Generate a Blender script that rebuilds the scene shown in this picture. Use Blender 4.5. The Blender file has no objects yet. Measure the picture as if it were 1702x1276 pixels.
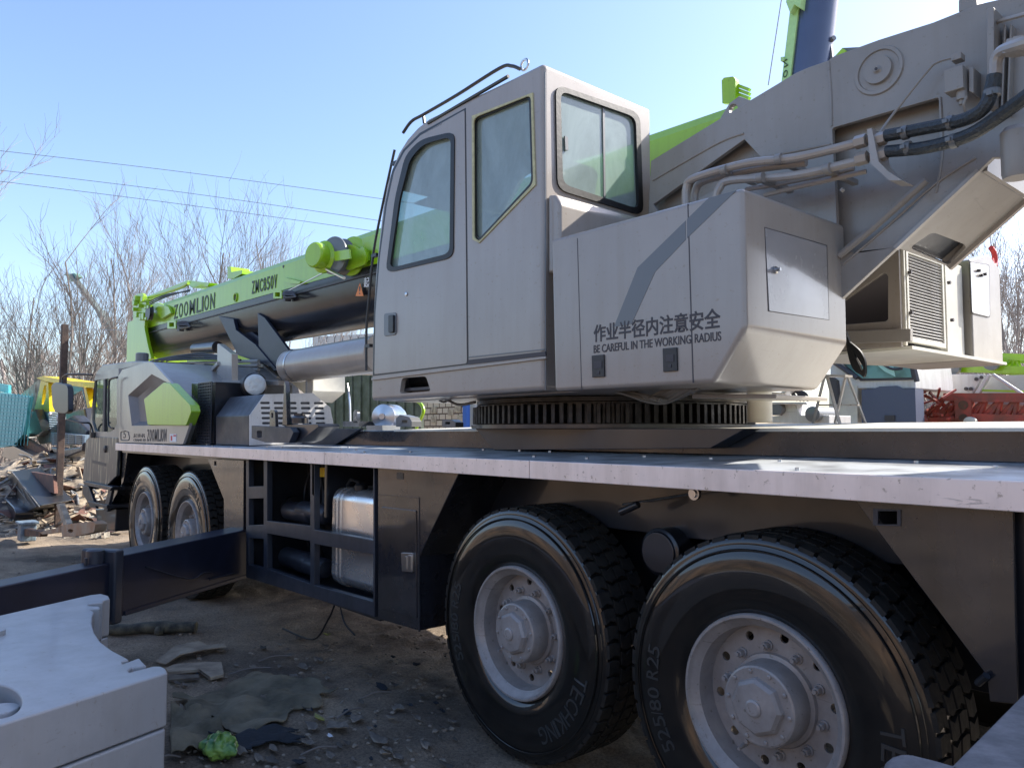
import bpy, bmesh, math, random
from mathutils import Vector, Matrix
from mathutils.geometry import tessellate_polygon
random.seed(7)
sc = bpy.context.scene
COL = sc.collection
PI = math.pi
# ------------------------------------------------------------ camera survey
FPX, CX, CY, CAMH = 1279.0, 851.0, 638.0, 1.78
YAW = math.atan(1111 / math.hypot(1279, 79)); PITCH = math.atan(79 / 1279.0)
FW = (-math.cos(YAW), math.sin(YAW)); RT = (math.sin(YAW), math.cos(YAW))
def P(u, v, X=None, Y=None, Z=None):
    """world point seen at photo pixel (u,v) on the plane X=, Y= or Z="""
    a = (u - CX) / FPX; b = -(v - CY) / FPX
    k = math.cos(PITCH) - b * math.sin(PITCH); z = math.sin(PITCH) + b * math.cos(PITCH)
    d = (FW[0] * k + RT[0] * a, FW[1] * k + RT[1] * a, z)
    t = X / d[0] if X is not None else (Y / d[1] if Y is not None else (Z - CAMH) / d[2])
    return Vector((d[0] * t, d[1] * t, CAMH + d[2] * t))
def PS(pts, **k): return [P(u, v, **k) for u, v in pts]
def crop(ox, oy, s): return lambda *pts: [(ox + x / s, oy + y / s) for x, y in pts]
C7 = crop(380, 700, 2.3625); C4 = crop(900, 300, 3.04); C2 = crop(600, 80, 2.1265)
C3 = crop(1060, 0, 2.648); CL = crop(0, 380, 2.658); CD = crop(0, 600, 3.9875)
CE = crop(180, 560, 5.316); C5 = crop(1300, 380, 3.754); CH = crop(300, 540, 5.316); CB = crop(180, 380, 3.7)
C8 = crop(1000, 740, 2.38)
# ------------------------------------------------------------ materials
def mat(name, col, rough=0.5, metal=0.0, coat=0.0, noise=0.0, nscale=8.0, col2=None, bump=0.0, bscale=40.0,
        detail=4, lo=0.4, hi=0.65, spec=0.5, rvar=0.0, coatr=0.08):
    m = bpy.data.materials.new(name); m.use_nodes = True
    nt = m.node_tree; b = nt.nodes['Principled BSDF']; L = nt.links
    b.inputs['Base Color'].default_value = (*col, 1); b.inputs['Roughness'].default_value = rough
    b.inputs['Metallic'].default_value = metal; b.inputs['Coat Weight'].default_value = coat
    b.inputs['Coat Roughness'].default_value = coatr
    b.inputs['Specular IOR Level'].default_value = spec
    tc = nt.nodes.new('ShaderNodeTexCoord')
    if col2 is not None or noise:
        n = nt.nodes.new('ShaderNodeTexNoise'); n.inputs['Scale'].default_value = nscale
        n.inputs['Detail'].default_value = detail; n.inputs['Roughness'].default_value = .62
        L.new(tc.outputs['Object'], n.inputs['Vector'])
        r = nt.nodes.new('ShaderNodeValToRGB'); L.new(n.outputs['Fac'], r.inputs['Fac'])
        r.color_ramp.elements[0].position = lo; r.color_ramp.elements[1].position = hi
        c2 = col2 if col2 is not None else tuple(c * (1 - noise) for c in col)
        r.color_ramp.elements[0].color = (*c2, 1); r.color_ramp.elements[1].color = (*col, 1)
        L.new(r.outputs['Color'], b.inputs['Base Color'])
        if rvar:
            mr = nt.nodes.new('ShaderNodeMapRange'); L.new(n.outputs['Fac'], mr.inputs['Value'])
            mr.inputs['From Min'].default_value = .3; mr.inputs['From Max'].default_value = .7
            mr.inputs['To Min'].default_value = rough + rvar; mr.inputs['To Max'].default_value = max(0.03, rough - rvar)
            L.new(mr.outputs['Result'], b.inputs['Roughness'])
    if bump:
        n2 = nt.nodes.new('ShaderNodeTexNoise'); n2.inputs['Scale'].default_value = bscale; n2.inputs['Detail'].default_value = 5
        L.new(tc.outputs['Object'], n2.inputs['Vector'])
        bp = nt.nodes.new('ShaderNodeBump'); bp.inputs['Strength'].default_value = bump; bp.inputs['Distance'].default_value = .02
        L.new(n2.outputs['Fac'], bp.inputs['Height']); L.new(bp.outputs['Normal'], b.inputs['Normal'])
    return m
M_ = {}
M_['grey'] = mat('grey_paint', (.345, .305, .268), .36, coat=.5, noise=.09, nscale=1.3, bump=.09, bscale=1.6, coatr=.12, rvar=.06)
M_['grey2'] = mat('superstructure_grey', (.295, .268, .24), .42, coat=.3, noise=.16, nscale=1.5, bump=.08, bscale=3, coatr=.15, rvar=.06)
M_['greydk'] = mat('stripe_grey', (.13, .135, .14), .4, coat=.3)
M_['dark'] = mat('dark_blue_paint', (.024, .025, .032), .28, coat=.7, noise=.5, nscale=2.5, bump=.45, bscale=2.4, coatr=.06, rvar=.1)
M_['belly'] = mat('boom_belly_paint', (.020, .022, .032), .27, coat=.08, noise=.5, nscale=3, bump=.14, bscale=2.2, coatr=.1, spec=.3)
M_['dark2'] = mat('chassis_black', (.018, .02, .027), .35, coat=.5, noise=.4, nscale=4, bump=.06, bscale=5)
M_['navy'] = mat('matt_navy', (.020, .023, .042), .42, coat=.08, noise=.3, nscale=3, bump=.04, bscale=6, spec=.35)
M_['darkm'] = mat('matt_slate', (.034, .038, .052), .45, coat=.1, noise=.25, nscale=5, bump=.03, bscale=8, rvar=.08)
M_['green'] = mat('lime_paint', (.32, .55, .010), .32, coat=.35, noise=.08, nscale=1.2, bump=.012, bscale=4)
M_['mint'] = mat('mint_paint', (.42, .68, .30), .45, noise=.1)
M_['slateblue'] = mat('slate_blue_paint', (.05, .07, .16), .3, coat=.5, noise=.2, nscale=.6)
M_['rail'] = mat('deck_edge_metal', (.90, .77, .70), .48, metal=.45, noise=.18, nscale=3.5, col2=(.78, .67, .61), lo=.3, hi=.5, bump=.02, bscale=12)
M_['white'] = mat('white_paint', (.60, .59, .57), .4, coat=.3, noise=.08, nscale=3)
M_['cream'] = mat('cream_plate', (.62, .60, .52), .5, noise=.15, nscale=4)
M_['rim'] = mat('rim_silver_grey', (.37, .34, .32), .42, metal=.1, coat=.25, noise=.2, nscale=9, bump=.03, bscale=25, rvar=.08)
M_['steel'] = mat('bright_steel', (.55, .56, .58), .28, metal=1, noise=.15, nscale=12, bump=.02, bscale=30)
M_['alu'] = mat('brushed_aluminium', (.80, .79, .78), .27, metal=.85, noise=.1, nscale=3, bump=.03, bscale=4, rvar=.08)
M_['black'] = mat('black_rubber', (.012, .012, .013), .45, noise=.3, nscale=9, bump=.05)
M_['blackpl'] = mat('black_plastic', (.02, .021, .023), .38)
M_['ink'] = mat('lettering_ink', (.045, .04, .045), .5)
M_['inkg'] = mat('lettering_dark_green', (.02, .045, .02), .5)
M_['whiteink'] = mat('white_lettering', (.75, .75, .75), .5)
M_['orange'] = mat('orange_sign', (.8, .22, .03), .5)
M_['red'] = mat('red_paint', (.42, .06, .04), .5, noise=.4, nscale=5, col2=(.2, .06, .04), bump=.05)
M_['redw'] = mat('red_decal', (.6, .05, .05), .5)
M_['yellow'] = mat('yellow_paint', (.85, .60, .01), .45, coat=.05, noise=.15, nscale=3)
M_['gear'] = mat('greased_gear_steel', (.035, .034, .034), .38, metal=.5, noise=.5, nscale=14, bump=.15, bscale=50, rvar=.12)
M_['rust'] = mat('rusty_steel', (.22, .10, .05), .8, noise=.5, nscale=6, col2=(.08, .045, .03), bump=.3, bscale=30)
M_['rust2'] = mat('dusty_red_sheet', (.20, .09, .06), .7, nscale=3, col2=(.10, .06, .05), bump=.15)
M_['wood'] = mat('weathered_wood', (.58, .48, .35), .85, nscale=5, col2=(.28, .22, .16), bump=.3)
M_['card'] = mat('faded_cardboard', (.42, .35, .26), .9, nscale=5, col2=(.22, .18, .135), bump=.25)
M_['stone'] = mat('grey_stone', (.34, .28, .21), .9, nscale=12, col2=(.15, .125, .10), bump=.5)
M_['conc'] = mat('pale_rubble', (.62, .57, .47), .9, nscale=12, col2=(.25, .23, .2), bump=.5)
M_['pipe'] = mat('mossy_pipe', (.13, .12, .08), .8, nscale=9, col2=(.03, .03, .025), bump=.3)
M_['cloth'] = mat('dusty_canvas', (.20, .17, .115), .95, nscale=3, col2=(.085, .075, .05), bump=.35, bscale=60)
M_['clothd'] = mat('dark_rag', (.02, .024, .03), .9, nscale=8, bump=.4)
M_['bag'] = mat('green_plastic_bag', (.30, .46, .09), .3, noise=.5, nscale=9, col2=(.06, .17, .05), bump=.3, bscale=10)
M_['leaf'] = mat('yellow_leaf', (.55, .55, .10), .6, nscale=20, col2=(.30, .28, .10))
M_['leafg'] = mat('withered_leaf', (.30, .38, .08), .6, nscale=20, col2=(.16, .16, .06))
M_['bluepaper'] = mat('pale_blue_scrap', (.45, .68, .85), .5)
M_['teal'] = mat('teal_sheet', (.10, .50, .53), .5, noise=.25, nscale=5)
M_['tealdk'] = mat('teal_grid_line', (.04, .30, .34), .5)
M_['bluepl'] = mat('blue_grey_plastic', (.20, .27, .33), .45, noise=.5, nscale=16)
M_['bark'] = mat('overexposed_bark', (.40, .34, .30), .9, noise=.4, nscale=1.5)  # bark lightened so its colour carries the overexposed look of distant trees
M_['barkd'] = mat('dark_bark', (.27, .23, .20), .9, noise=.4, nscale=1.5)
M_['wire'] = mat('grey_wire', (.26, .29, .34), .6)
M_['counter'] = mat('counterweight_paint', (.42, .41, .405), .5, coat=.15, noise=.1, nscale=4, bump=.06, bscale=14, rvar=.08)
M_['scratch'] = mat('scratched_grey_steel', (.17, .17, .18), .6, coat=.0, nscale=14, col2=(.11, .11, .118), bump=.1, bscale=60, rvar=.12)
M_['tape'] = mat('masking_tape', (.55, .52, .30), .7, noise=.2, nscale=30)
M_['bluep'] = mat('blue_paint', (.03, .12, .45), .5)
M_['tarp'] = mat('grey_green_sheet', (.13, .15, .12), .8, nscale=3, col2=(.075, .09, .06), bump=.2)
M_['seat'] = mat('seat_fabric', (.05, .055, .06), .8)
M_['filter'] = mat('filter_cap', (.60, .62, .62), .35, metal=.5, bump=.3, bscale=25)

def weather(m, streak=.82, spots=.75, dust=None, sx=7.0):
    """rain streaks, thin scuffs and grime specks that belong to the paint"""
    nt = m.node_tree; L = nt.links; b = nt.nodes['Principled BSDF']; tc = nt.nodes.new('ShaderNodeTexCoord')
    src = b.inputs['Base Color'].links[0].from_socket
    def layer(src, scale, s_, lo, hi, dark, detail=6, dist=0):
        mp = nt.nodes.new('ShaderNodeMapping'); mp.inputs['Scale'].default_value = scale; L.new(tc.outputs['Object'], mp.inputs[0])
        n = nt.nodes.new('ShaderNodeTexNoise'); n.inputs['Scale'].default_value = s_; n.inputs['Detail'].default_value = detail; n.inputs['Roughness'].default_value = .65; n.inputs['Distortion'].default_value = dist
        L.new(mp.outputs[0], n.inputs['Vector']); r = nt.nodes.new('ShaderNodeValToRGB'); r.color_ramp.elements[0].position = lo; r.color_ramp.elements[1].position = hi
        r.color_ramp.elements[0].color = (*dark, 1); r.color_ramp.elements[1].color = (1, 1, 1, 1); L.new(n.outputs['Fac'], r.inputs[0])
        x = nt.nodes.new('ShaderNodeMix'); x.data_type = 'RGBA'; x.blend_type = 'MULTIPLY'; x.inputs[0].default_value = 1; L.new(src, x.inputs[6]); L.new(r.outputs[0], x.inputs[7]); return x.outputs[2]
    c = layer(src, (sx, sx, .55), 1.6, .34, .56, (streak, streak * .985, streak * .96))
    c = layer(c, (1, 1, 1), 42, .30, .37, (spots, spots * .95, spots * .88), 3)
    c = layer(c, (.9, .9, 9), 2.3, .30, .345, (spots, spots, spots), 8, 1.5)
    L.new(c, b.inputs['Base Color'])
for k_ in ('grey', 'grey2'): weather(M_[k_], .945, .86)
weather(M_['white'], .86, .7); weather(M_['counter'], .95, .88); weather(M_['rim'], .80, .6, sx=3); weather(M_['green'], .9, .8); weather(M_['darkm'], .7, 1.0); weather(M_['dark'], .7, 1.0)
weather(M_['rail'], .86, .6, sx=4); weather(M_['yellow'], .8, .5)
def glass(name, tint, dust, amt, rough=.05):
    m = bpy.data.materials.new(name); m.use_nodes = True; nt = m.node_tree; L = nt.links
    out = nt.nodes['Material Output']; b = nt.nodes['Principled BSDF']
    b.inputs['Base Color'].default_value = (*dust, 1); b.inputs['Roughness'].default_value = .18; b.inputs['Coat Weight'].default_value = 1
    b.inputs['Coat Roughness'].default_value = .04
    t = nt.nodes.new('ShaderNodeBsdfTransparent'); t.inputs['Color'].default_value = (*tint, 1)
    g = nt.nodes.new('ShaderNodeBsdfGlossy'); g.inputs['Roughness'].default_value = rough
    fr = nt.nodes.new('ShaderNodeFresnel'); fr.inputs['IOR'].default_value = 1.5
    mx = nt.nodes.new('ShaderNodeMixShader'); geo = nt.nodes.new('ShaderNodeNewGeometry'); inv = nt.nodes.new('ShaderNodeMath'); inv.operation = 'SUBTRACT'; inv.inputs[0].default_value = 1; L.new(geo.outputs['Backfacing'], inv.inputs[1]); mu = nt.nodes.new('ShaderNodeMath'); mu.operation = 'MULTIPLY'; L.new(fr.outputs[0], mu.inputs[0]); L.new(inv.outputs[0], mu.inputs[1]); L.new(mu.outputs[0], mx.inputs[0]); L.new(t.outputs[0], mx.inputs[1]); L.new(g.outputs[0], mx.inputs[2])
    tc = nt.nodes.new('ShaderNodeTexCoord'); n = nt.nodes.new('ShaderNodeTexNoise'); n.inputs['Scale'].default_value = 3.2; n.inputs['Detail'].default_value = 9
    n.inputs['Roughness'].default_value = .7; n.inputs['Distortion'].default_value = .6
    mp = nt.nodes.new('ShaderNodeMapping'); mp.inputs['Scale'].default_value = (1, 1, .55); L.new(tc.outputs['Object'], mp.inputs[0]); L.new(mp.outputs[0], n.inputs['Vector'])
    mr = nt.nodes.new('ShaderNodeMapRange'); mr.inputs['From Min'].default_value = .3; mr.inputs['From Max'].default_value = .72
    mr.inputs['To Min'].default_value = amt * .75; mr.inputs['To Max'].default_value = min(1, amt * 1.3); L.new(n.outputs['Fac'], mr.inputs['Value'])
    m2 = nt.nodes.new('ShaderNodeMixShader'); mu2 = nt.nodes.new('ShaderNodeMath'); mu2.operation = 'MULTIPLY'; L.new(mr.outputs['Result'], mu2.inputs[0]); L.new(inv.outputs[0], mu2.inputs[1]); L.new(mu2.outputs[0], m2.inputs[0]); L.new(mx.outputs[0], m2.inputs[1]); L.new(b.outputs[0], m2.inputs[2])
    L.new(m2.outputs[0], out.inputs['Surface'])
    return m
M_['glass'] = glass('dusty_green_glass', (.66, .80, .76), (.34, .42, .39), .58)
M_['glass2'] = glass('dusty_rear_glass', (.80, .92, .88), (.46, .57, .53), .55)
M_['glassc'] = glass('clear_tinted_glass', (.55, .72, .68), (.2, .26, .25), .15)

def tread_mat():
    m = mat('tread_plate', (.34, .38, .42), .46, metal=.4)
    nt = m.node_tree; L = nt.links; b = nt.nodes['Principled BSDF']; tc = nt.nodes.new('ShaderNodeTexCoord')
    h = []
    for ang in (45, -45):
        mp = nt.nodes.new('ShaderNodeMapping'); mp.inputs['Rotation'].default_value = (0, 0, math.radians(ang)); mp.inputs['Scale'].default_value = (36, 13, 1)
        L.new(tc.outputs['Object'], mp.inputs[0]); v = nt.nodes.new('ShaderNodeTexVoronoi'); v.inputs['Scale'].default_value = 1; v.inputs['Randomness'].default_value = 0
        L.new(mp.outputs[0], v.inputs['Vector']); r = nt.nodes.new('ShaderNodeMapRange'); r.inputs['From Min'].default_value = .3; r.inputs['From Max'].default_value = .2
        L.new(v.outputs['Distance'], r.inputs['Value']); h.append(r)
    mx = nt.nodes.new('ShaderNodeMath'); mx.operation = 'MAXIMUM'; L.new(h[0].outputs[0], mx.inputs[0]); L.new(h[1].outputs[0], mx.inputs[1])
    bp = nt.nodes.new('ShaderNodeBump'); bp.inputs['Distance'].default_value = .003; bp.inputs['Strength'].default_value = .8
    L.new(mx.outputs[0], bp.inputs['Height']); L.new(bp.outputs[0], b.inputs['Normal'])
    n = nt.nodes.new('ShaderNodeTexNoise'); n.inputs['Scale'].default_value = 5; n.inputs['Detail'].default_value = 6; L.new(tc.outputs['Object'], n.inputs['Vector'])
    r = nt.nodes.new('ShaderNodeValToRGB'); r.color_ramp.elements[0].color = (.26, .27, .28, 1); r.color_ramp.elements[1].color = (.55, .58, .60, 1)
    r.color_ramp.elements[0].position = .35; r.color_ramp.elements[1].position = .6; L.new(n.outputs['Fac'], r.inputs[0]); L.new(r.outputs[0], b.inputs['Base Color'])
    return m
M_['tread'] = tread_mat()

def scuffed_door():
    m = mat('scuffed_door_paint', (.07, .07, .075), .4, coat=.12, bump=.05, bscale=4)
    nt = m.node_tree; L = nt.links; b = nt.nodes['Principled BSDF']; tc = nt.nodes.new('ShaderNodeTexCoord')
    mp = nt.nodes.new('ShaderNodeMapping'); mp.inputs['Scale'].default_value = (9, 9, 1.2); L.new(tc.outputs['Object'], mp.inputs[0])
    n = nt.nodes.new('ShaderNodeTexNoise'); n.inputs['Scale'].default_value = 2; n.inputs['Detail'].default_value = 6; L.new(mp.outputs[0], n.inputs['Vector'])
    r = nt.nodes.new('ShaderNodeValToRGB'); r.color_ramp.elements[0].color = (.04, .042, .05, 1); r.color_ramp.elements[1].color = (.50, .45, .30, 1)
    r.color_ramp.elements[0].position = .53; r.color_ramp.elements[1].position = .70; L.new(n.outputs['Fac'], r.inputs[0]); L.new(r.outputs[0], b.inputs['Base Color'])
    return m
M_['door'] = scuffed_door()

def brick_mat():
    m = mat('pale_brick', (.5, .4, .3), .85); nt = m.node_tree; L = nt.links; b = nt.nodes['Principled BSDF']; tc = nt.nodes.new('ShaderNodeTexCoord')
    mp = nt.nodes.new('ShaderNodeMapping'); mp.inputs['Rotation'].default_value = (math.radians(90), 0, 0); L.new(tc.outputs['Object'], mp.inputs[0])
    br = nt.nodes.new('ShaderNodeTexBrick'); br.inputs['Scale'].default_value = 1.6; br.inputs['Color1'].default_value = (.55, .44, .33, 1); br.inputs['Color2'].default_value = (.62, .5, .38, 1)
    br.inputs['Mortar'].default_value = (.12, .08, .06, 1); br.inputs['Mortar Size'].default_value = .04; br.inputs['Brick Width'].default_value = .6; br.inputs['Row Height'].default_value = .35
    L.new(mp.outputs[0], br.inputs['Vector']); L.new(br.outputs['Color'], b.inputs['Base Color']); return m
M_['brick'] = brick_mat()
M_['brickwarm'] = mat('brown_brick', (.34, .23, .15), .85, nscale=.35, col2=(.09, .07, .055), bump=.3, bscale=20)

def ground_mat():
    m = mat('trodden_dirt', (.14, .11, .085), .95); nt = m.node_tree; L = nt.links; b = nt.nodes['Principled BSDF']; tc = nt.nodes.new('ShaderNodeTexCoord')
    def noise(s, d=6, ro=.6):
        n = nt.nodes.new('ShaderNodeTexNoise'); n.inputs['Scale'].default_value = s; n.inputs['Detail'].default_value = d; n.inputs['Roughness'].default_value = ro
        L.new(tc.outputs['Object'], n.inputs['Vector']); return n.outputs['Fac']
    def ramp(f, a, ca, c, cc):
        r = nt.nodes.new('ShaderNodeValToRGB'); r.color_ramp.elements[0].position = a; r.color_ramp.elements[1].position = c
        r.color_ramp.elements[0].color = (*ca, 1); r.color_ramp.elements[1].color = (*cc, 1); L.new(f, r.inputs[0]); return r.outputs[0]
    def mix(f, a, c, typ='MIX'):
        x = nt.nodes.new('ShaderNodeMix'); x.data_type = 'RGBA'; x.blend_type = typ
        if isinstance(f, float): x.inputs[0].default_value = f
        else: L.new(f, x.inputs[0])
        L.new(a, x.inputs[6]); L.new(c, x.inputs[7]); return x.outputs[2]
    base = ramp(noise(.9), .35, (.18, .14, .105), .64, (.47, .38, .285))
    fine = ramp(noise(55, 9, .8), .34, (.38, .38, .38), .66, (1.5, 1.44, 1.34))
    c = mix(1.0, base, fine, 'MULTIPLY')
    dark = ramp(noise(.55, 4), .52, (0, 0, 0), .64, (1, 1, 1))
    dk = nt.nodes.new('ShaderNodeRGB'); dk.outputs[0].default_value = (.055, .05, .046, 1)
    dsc = nt.nodes.new('ShaderNodeMath'); dsc.operation = 'MULTIPLY'; dsc.inputs[1].default_value = .65; L.new(dark, dsc.inputs[0])
    c = mix(dsc.outputs[0], c, dk.outputs[0])
    v = nt.nodes.new('ShaderNodeTexVoronoi'); v.inputs['Scale'].default_value = 30; L.new(tc.outputs['Object'], v.inputs['Vector'])
    peb = ramp(v.outputs['Distance'], .10, (1, 1, 1), .16, (0, 0, 0))
    gate = ramp(noise(4, 3), .54, (0, 0, 0), .6, (1, 1, 1))
    pg = nt.nodes.new('ShaderNodeMath'); pg.operation = 'MULTIPLY'; L.new(peb, pg.inputs[0]); L.new(gate, pg.inputs[1])
    st = nt.nodes.new('ShaderNodeRGB'); st.outputs[0].default_value = (.33, .30, .26, 1)
    c = mix(pg.outputs[0], c, st.outputs[0]); L.new(c, b.inputs['Base Color'])
    s = nt.nodes.new('ShaderNodeMath'); s.operation = 'ADD'; L.new(noise(22, 10, .8), s.inputs[0]); L.new(pg.outputs[0], s.inputs[1])
    bp = nt.nodes.new('ShaderNodeBump'); bp.inputs['Strength'].default_value = 1; bp.inputs['Distance'].default_value = .05
    L.new(s.outputs[0], bp.inputs['Height']); L.new(bp.outputs[0], b.inputs['Normal'])
    return m
M_['ground'] = ground_mat()

# ------------------------------------------------------------ mesh builder
def tag(o, label=None, cat=None, group=None, kind=None):
    if label: o['label'] = label
    if cat: o['category'] = cat
    if group: o['group'] = group
    if kind: o['kind'] = kind
    return o
ROOTLOC = {}
def thing(name, loc, label, cat, group=None):
    o = bpy.data.objects.new(name, None); COL.objects.link(o); o.location = loc; o.empty_display_size = .2
    ROOTLOC[o] = Vector(loc); return tag(o, label, cat, group)
def vv(p): return p if isinstance(p, Vector) else Vector(p)
SPLIT = set('rear_ballast pilaster weld_seam hose_clamp rivet boom_head boom_head_fitting drum grab_rail boom_lettering_ deck_bolt gusset housing_post drum_stand hanging_cable hydraulic_hose air_reservoir lashing_ring lashing_lug boom_hole tank_strap arm_rib rear_leg tread lashing_lug cross_member axle cabinet_top_strip rubber_hose hydraulic_pipe headlight window fence_rib housing_catch panel_bolt derrick_lug stowed_tube boarding_step mirror_arm panel_seam cabinet_seam painted_stripe reel_cable elbow_pipe sensor_cable arm_flange cab_back panel_catch hook_sheave pin_hole'.split())
class M:
    def mark(s): s.gr.append(len(s.v)); return s
    def __init__(s): s.gr = []; s.adds = []; s.v = []; s.f = []; s.mi = []; s.cur = 0; s.nos = []
    def add(s, vs, fs, smooth=True):
        b = len(s.v); s.adds.append(b); s.v += [vv(p) for p in vs]
        for f in fs: s.f.append([b + i for i in f]); s.mi.append(s.cur)
        return s
    def prism(s, loop, vec, holes=()):
        vec = vv(vec); loops = [[vv(p) for p in loop]] + [[vv(p) for p in h] for h in holes]
        if not holes:
            n = len(loop); vs = loops[0] + [p + vec for p in loops[0]]
            s.add(vs, [list(range(n))[::-1], [n + i for i in range(n)]] + [[i, (i + 1) % n, n + (i + 1) % n, n + i] for i in range(n)])
            return s
        flat = [p for l in loops for p in l]; N = len(flat)
        tris = tessellate_polygon(loops); fs = [list(t) for t in tris] + [[N + i for i in t[::-1]] for t in tris]
        o = 0
        for l in loops:
            n = len(l); fs += [[o + i, o + (i + 1) % n, N + o + (i + 1) % n, N + o + i] for i in range(n)]; o += n
        s.add(flat + [p + vec for p in flat], fs); return s
    def yp(s, pts, Y, t, holes=()):     # outline surveyed on the plane Y, thickness t going away
        return s.prism(PS(pts, Y=Y), (0, t, 0), [PS(h, Y=Y) for h in holes])
    def xp(s, pts, X, t, holes=()):
        return s.prism(PS(pts, X=X), (-t, 0, 0), [PS(h, X=X) for h in holes])
    def box(s, x0, x1, y0, y1, z0, z1):
        return s.prism([(x0, y0, z0), (x1, y0, z0), (x1, y1, z0), (x0, y1, z0)], (0, 0, z1 - z0))
    def obox(s, c, ax, ay, az):         # centre and half axes
        c, ax, ay, az = map(vv, (c, ax, ay, az)); q = [c - ax - ay - az, c + ax - ay - az, c + ax + ay - az, c - ax + ay - az]
        return s.prism(q, az * 2)
    def beam(s, a, b, w, h, up=(0, 0, 1)):
        a, b, up = vv(a), vv(b), vv(up); d = (b - a); sd = d.cross(up)
        if sd.length < 1e-6: sd = Vector((1, 0, 0))
        sd.normalize(); u = sd.cross(d).normalized()
        return s.obox((a + b) / 2, d / 2, sd * w / 2, u * h / 2)
    def tube(s, pts, r, n=8, caps=True):
        pts = [vv(p) for p in pts]; rs = r if isinstance(r, (list, tuple)) else [r] * len(pts)
        vs = []; up = None
        for i, p in enumerate(pts):
            d = (pts[min(i + 1, len(pts) - 1)] - pts[max(i - 1, 0)])
            if d.length < 1e-9: d = Vector((0, 0, 1))
            d.normalize()
            if up is None: up = d.orthogonal().normalized()
            else:
                up = up - d * up.dot(d)
                up = up.normalized() if up.length > 1e-6 else d.orthogonal().normalized()
            w = d.cross(up)
            vs += [p + (up * math.cos(2 * PI * k / n) + w * math.sin(2 * PI * k / n)) * rs[i] for k in range(n)]
        fs = [[i * n + k, i * n + (k + 1) % n, (i + 1) * n + (k + 1) % n, (i + 1) * n + k] for i in range(len(pts) - 1) for k in range(n)]
        if caps: fs += [list(range(n))[::-1], [(len(pts) - 1) * n + k for k in range(n)]]
        return s.add(vs, fs)
    def lathe(s, c, axis, prof, n=32, close=False, caps=True):   # prof: (radius, distance along axis)
        c = vv(c); a = vv(axis).normalized(); u = a.orthogonal().normalized(); w = a.cross(u); m = len(prof)
        vs = [c + a * h + (u * math.cos(2 * PI * k / n) + w * math.sin(2 * PI * k / n)) * r for r, h in prof for k in range(n)]
        fs = [[i * n + k, i * n + (k + 1) % n, (i + 1) * n + (k + 1) % n, (i + 1) * n + k] for i in range(m - 1) for k in range(n)]
        if close: fs += [[(m - 1) * n + k, (m - 1) * n + (k + 1) % n, (k + 1) % n, k] for k in range(n)]
        elif caps: fs += [list(range(n))[::-1], [(m - 1) * n + k for k in range(n)]]
        return s.add(vs, fs)
    def disc(s, c, axis, r, t, n=24): return s.lathe(c, axis, [(r, 0), (r, t)], n)
    def letters(s, txt, a, b, h, t=.003, bold=.02, gap=.24):
        a, b = vv(a), vv(b); w = [.36 if c == 'I' else (1.35 if c == 'M' else 1.0) for c in txt]; T_ = sum(w); x = 0
        for c, q_ in zip(txt, w):
            s.text(c, a.lerp(b, (x + q_ * gap / 2) / T_), a.lerp(b, (x + q_ * (1 - gap / 2)) / T_), h, t=t, bold=bold); x += q_
        return s
    def text(s, txt, a, b, h, up=(0, 0, 1), out=(0, -1, 0), t=.003, bold=0.0, fitw=True):
        a, b, up, out = vv(a), vv(b), vv(up), vv(out).normalized()
        vs, fs, w, hh = textmesh(txt, bold); r = (b - a); L_ = r.length; r.normalize(); up = up.normalized()
        sx = L_ / w; sy = h / hh
        s.add([a + r * (x * sx) + up * (y * sy) + out * (t if z > 0 else 0) for x, y, z in vs], fs); return s
    def build(s, name, m, parent=None, bevel=0.0, seg=2, ang=35, org=None, smooth=True, label=None, keep=False):
        cuts = s.gr if s.gr else (s.adds if name in SPLIT and len(s.adds) > 1 else [])
        if cuts:
            cuts = sorted(set(cuts)); out = []
            for i, c0 in enumerate(cuts):
                c1 = cuts[i + 1] if i + 1 < len(cuts) else len(s.v); k = M(); k.v = s.v[c0:c1]
                for f, mi in zip(s.f, s.mi):
                    if c0 <= f[0] < c1: k.f.append([q_ - c0 for q_ in f]); k.mi.append(mi)
                out.append(k.build(name, m, parent, bevel, seg, ang, org, smooth, label))
            return out[0]
        me = bpy.data.meshes.new(name)
        if org is None:
            q = parent; org = Vector((0, 0, 0))
            while q is not None:
                if q in ROOTLOC: org = ROOTLOC[q]; break
                q = q.parent
        org = vv(org)
        me.from_pydata([p - org for p in s.v], [], s.f)
        mats = m if isinstance(m, (list, tuple)) else [m]
        for x in mats: me.materials.append(M_[x])
        for p, i in zip(me.polygons, s.mi): p.material_index = i
        bm = bmesh.new(); bm.from_mesh(me)
        bmesh.ops.recalc_face_normals(bm, faces=bm.faces)
        for f in bm.faces: f.smooth = smooth
        if smooth:
            for e in bm.edges:
                if len(e.link_faces) == 2 and e.calc_face_angle(0) > math.radians(ang): e.smooth = False
        bm.to_mesh(me); bm.free()
        o = bpy.data.objects.new(name, me); COL.objects.link(o)
        if parent is not None: o.parent = parent
        else:
            o.location = org
        if bevel:
            bv = o.modifiers.new('bevel', 'BEVEL'); bv.width = bevel; bv.segments = seg; bv.limit_method = 'ANGLE'; bv.angle_limit = math.radians(30); bv.harden_normals = True
        if label: o['label'] = label
        return o
_tc = {}
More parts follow.
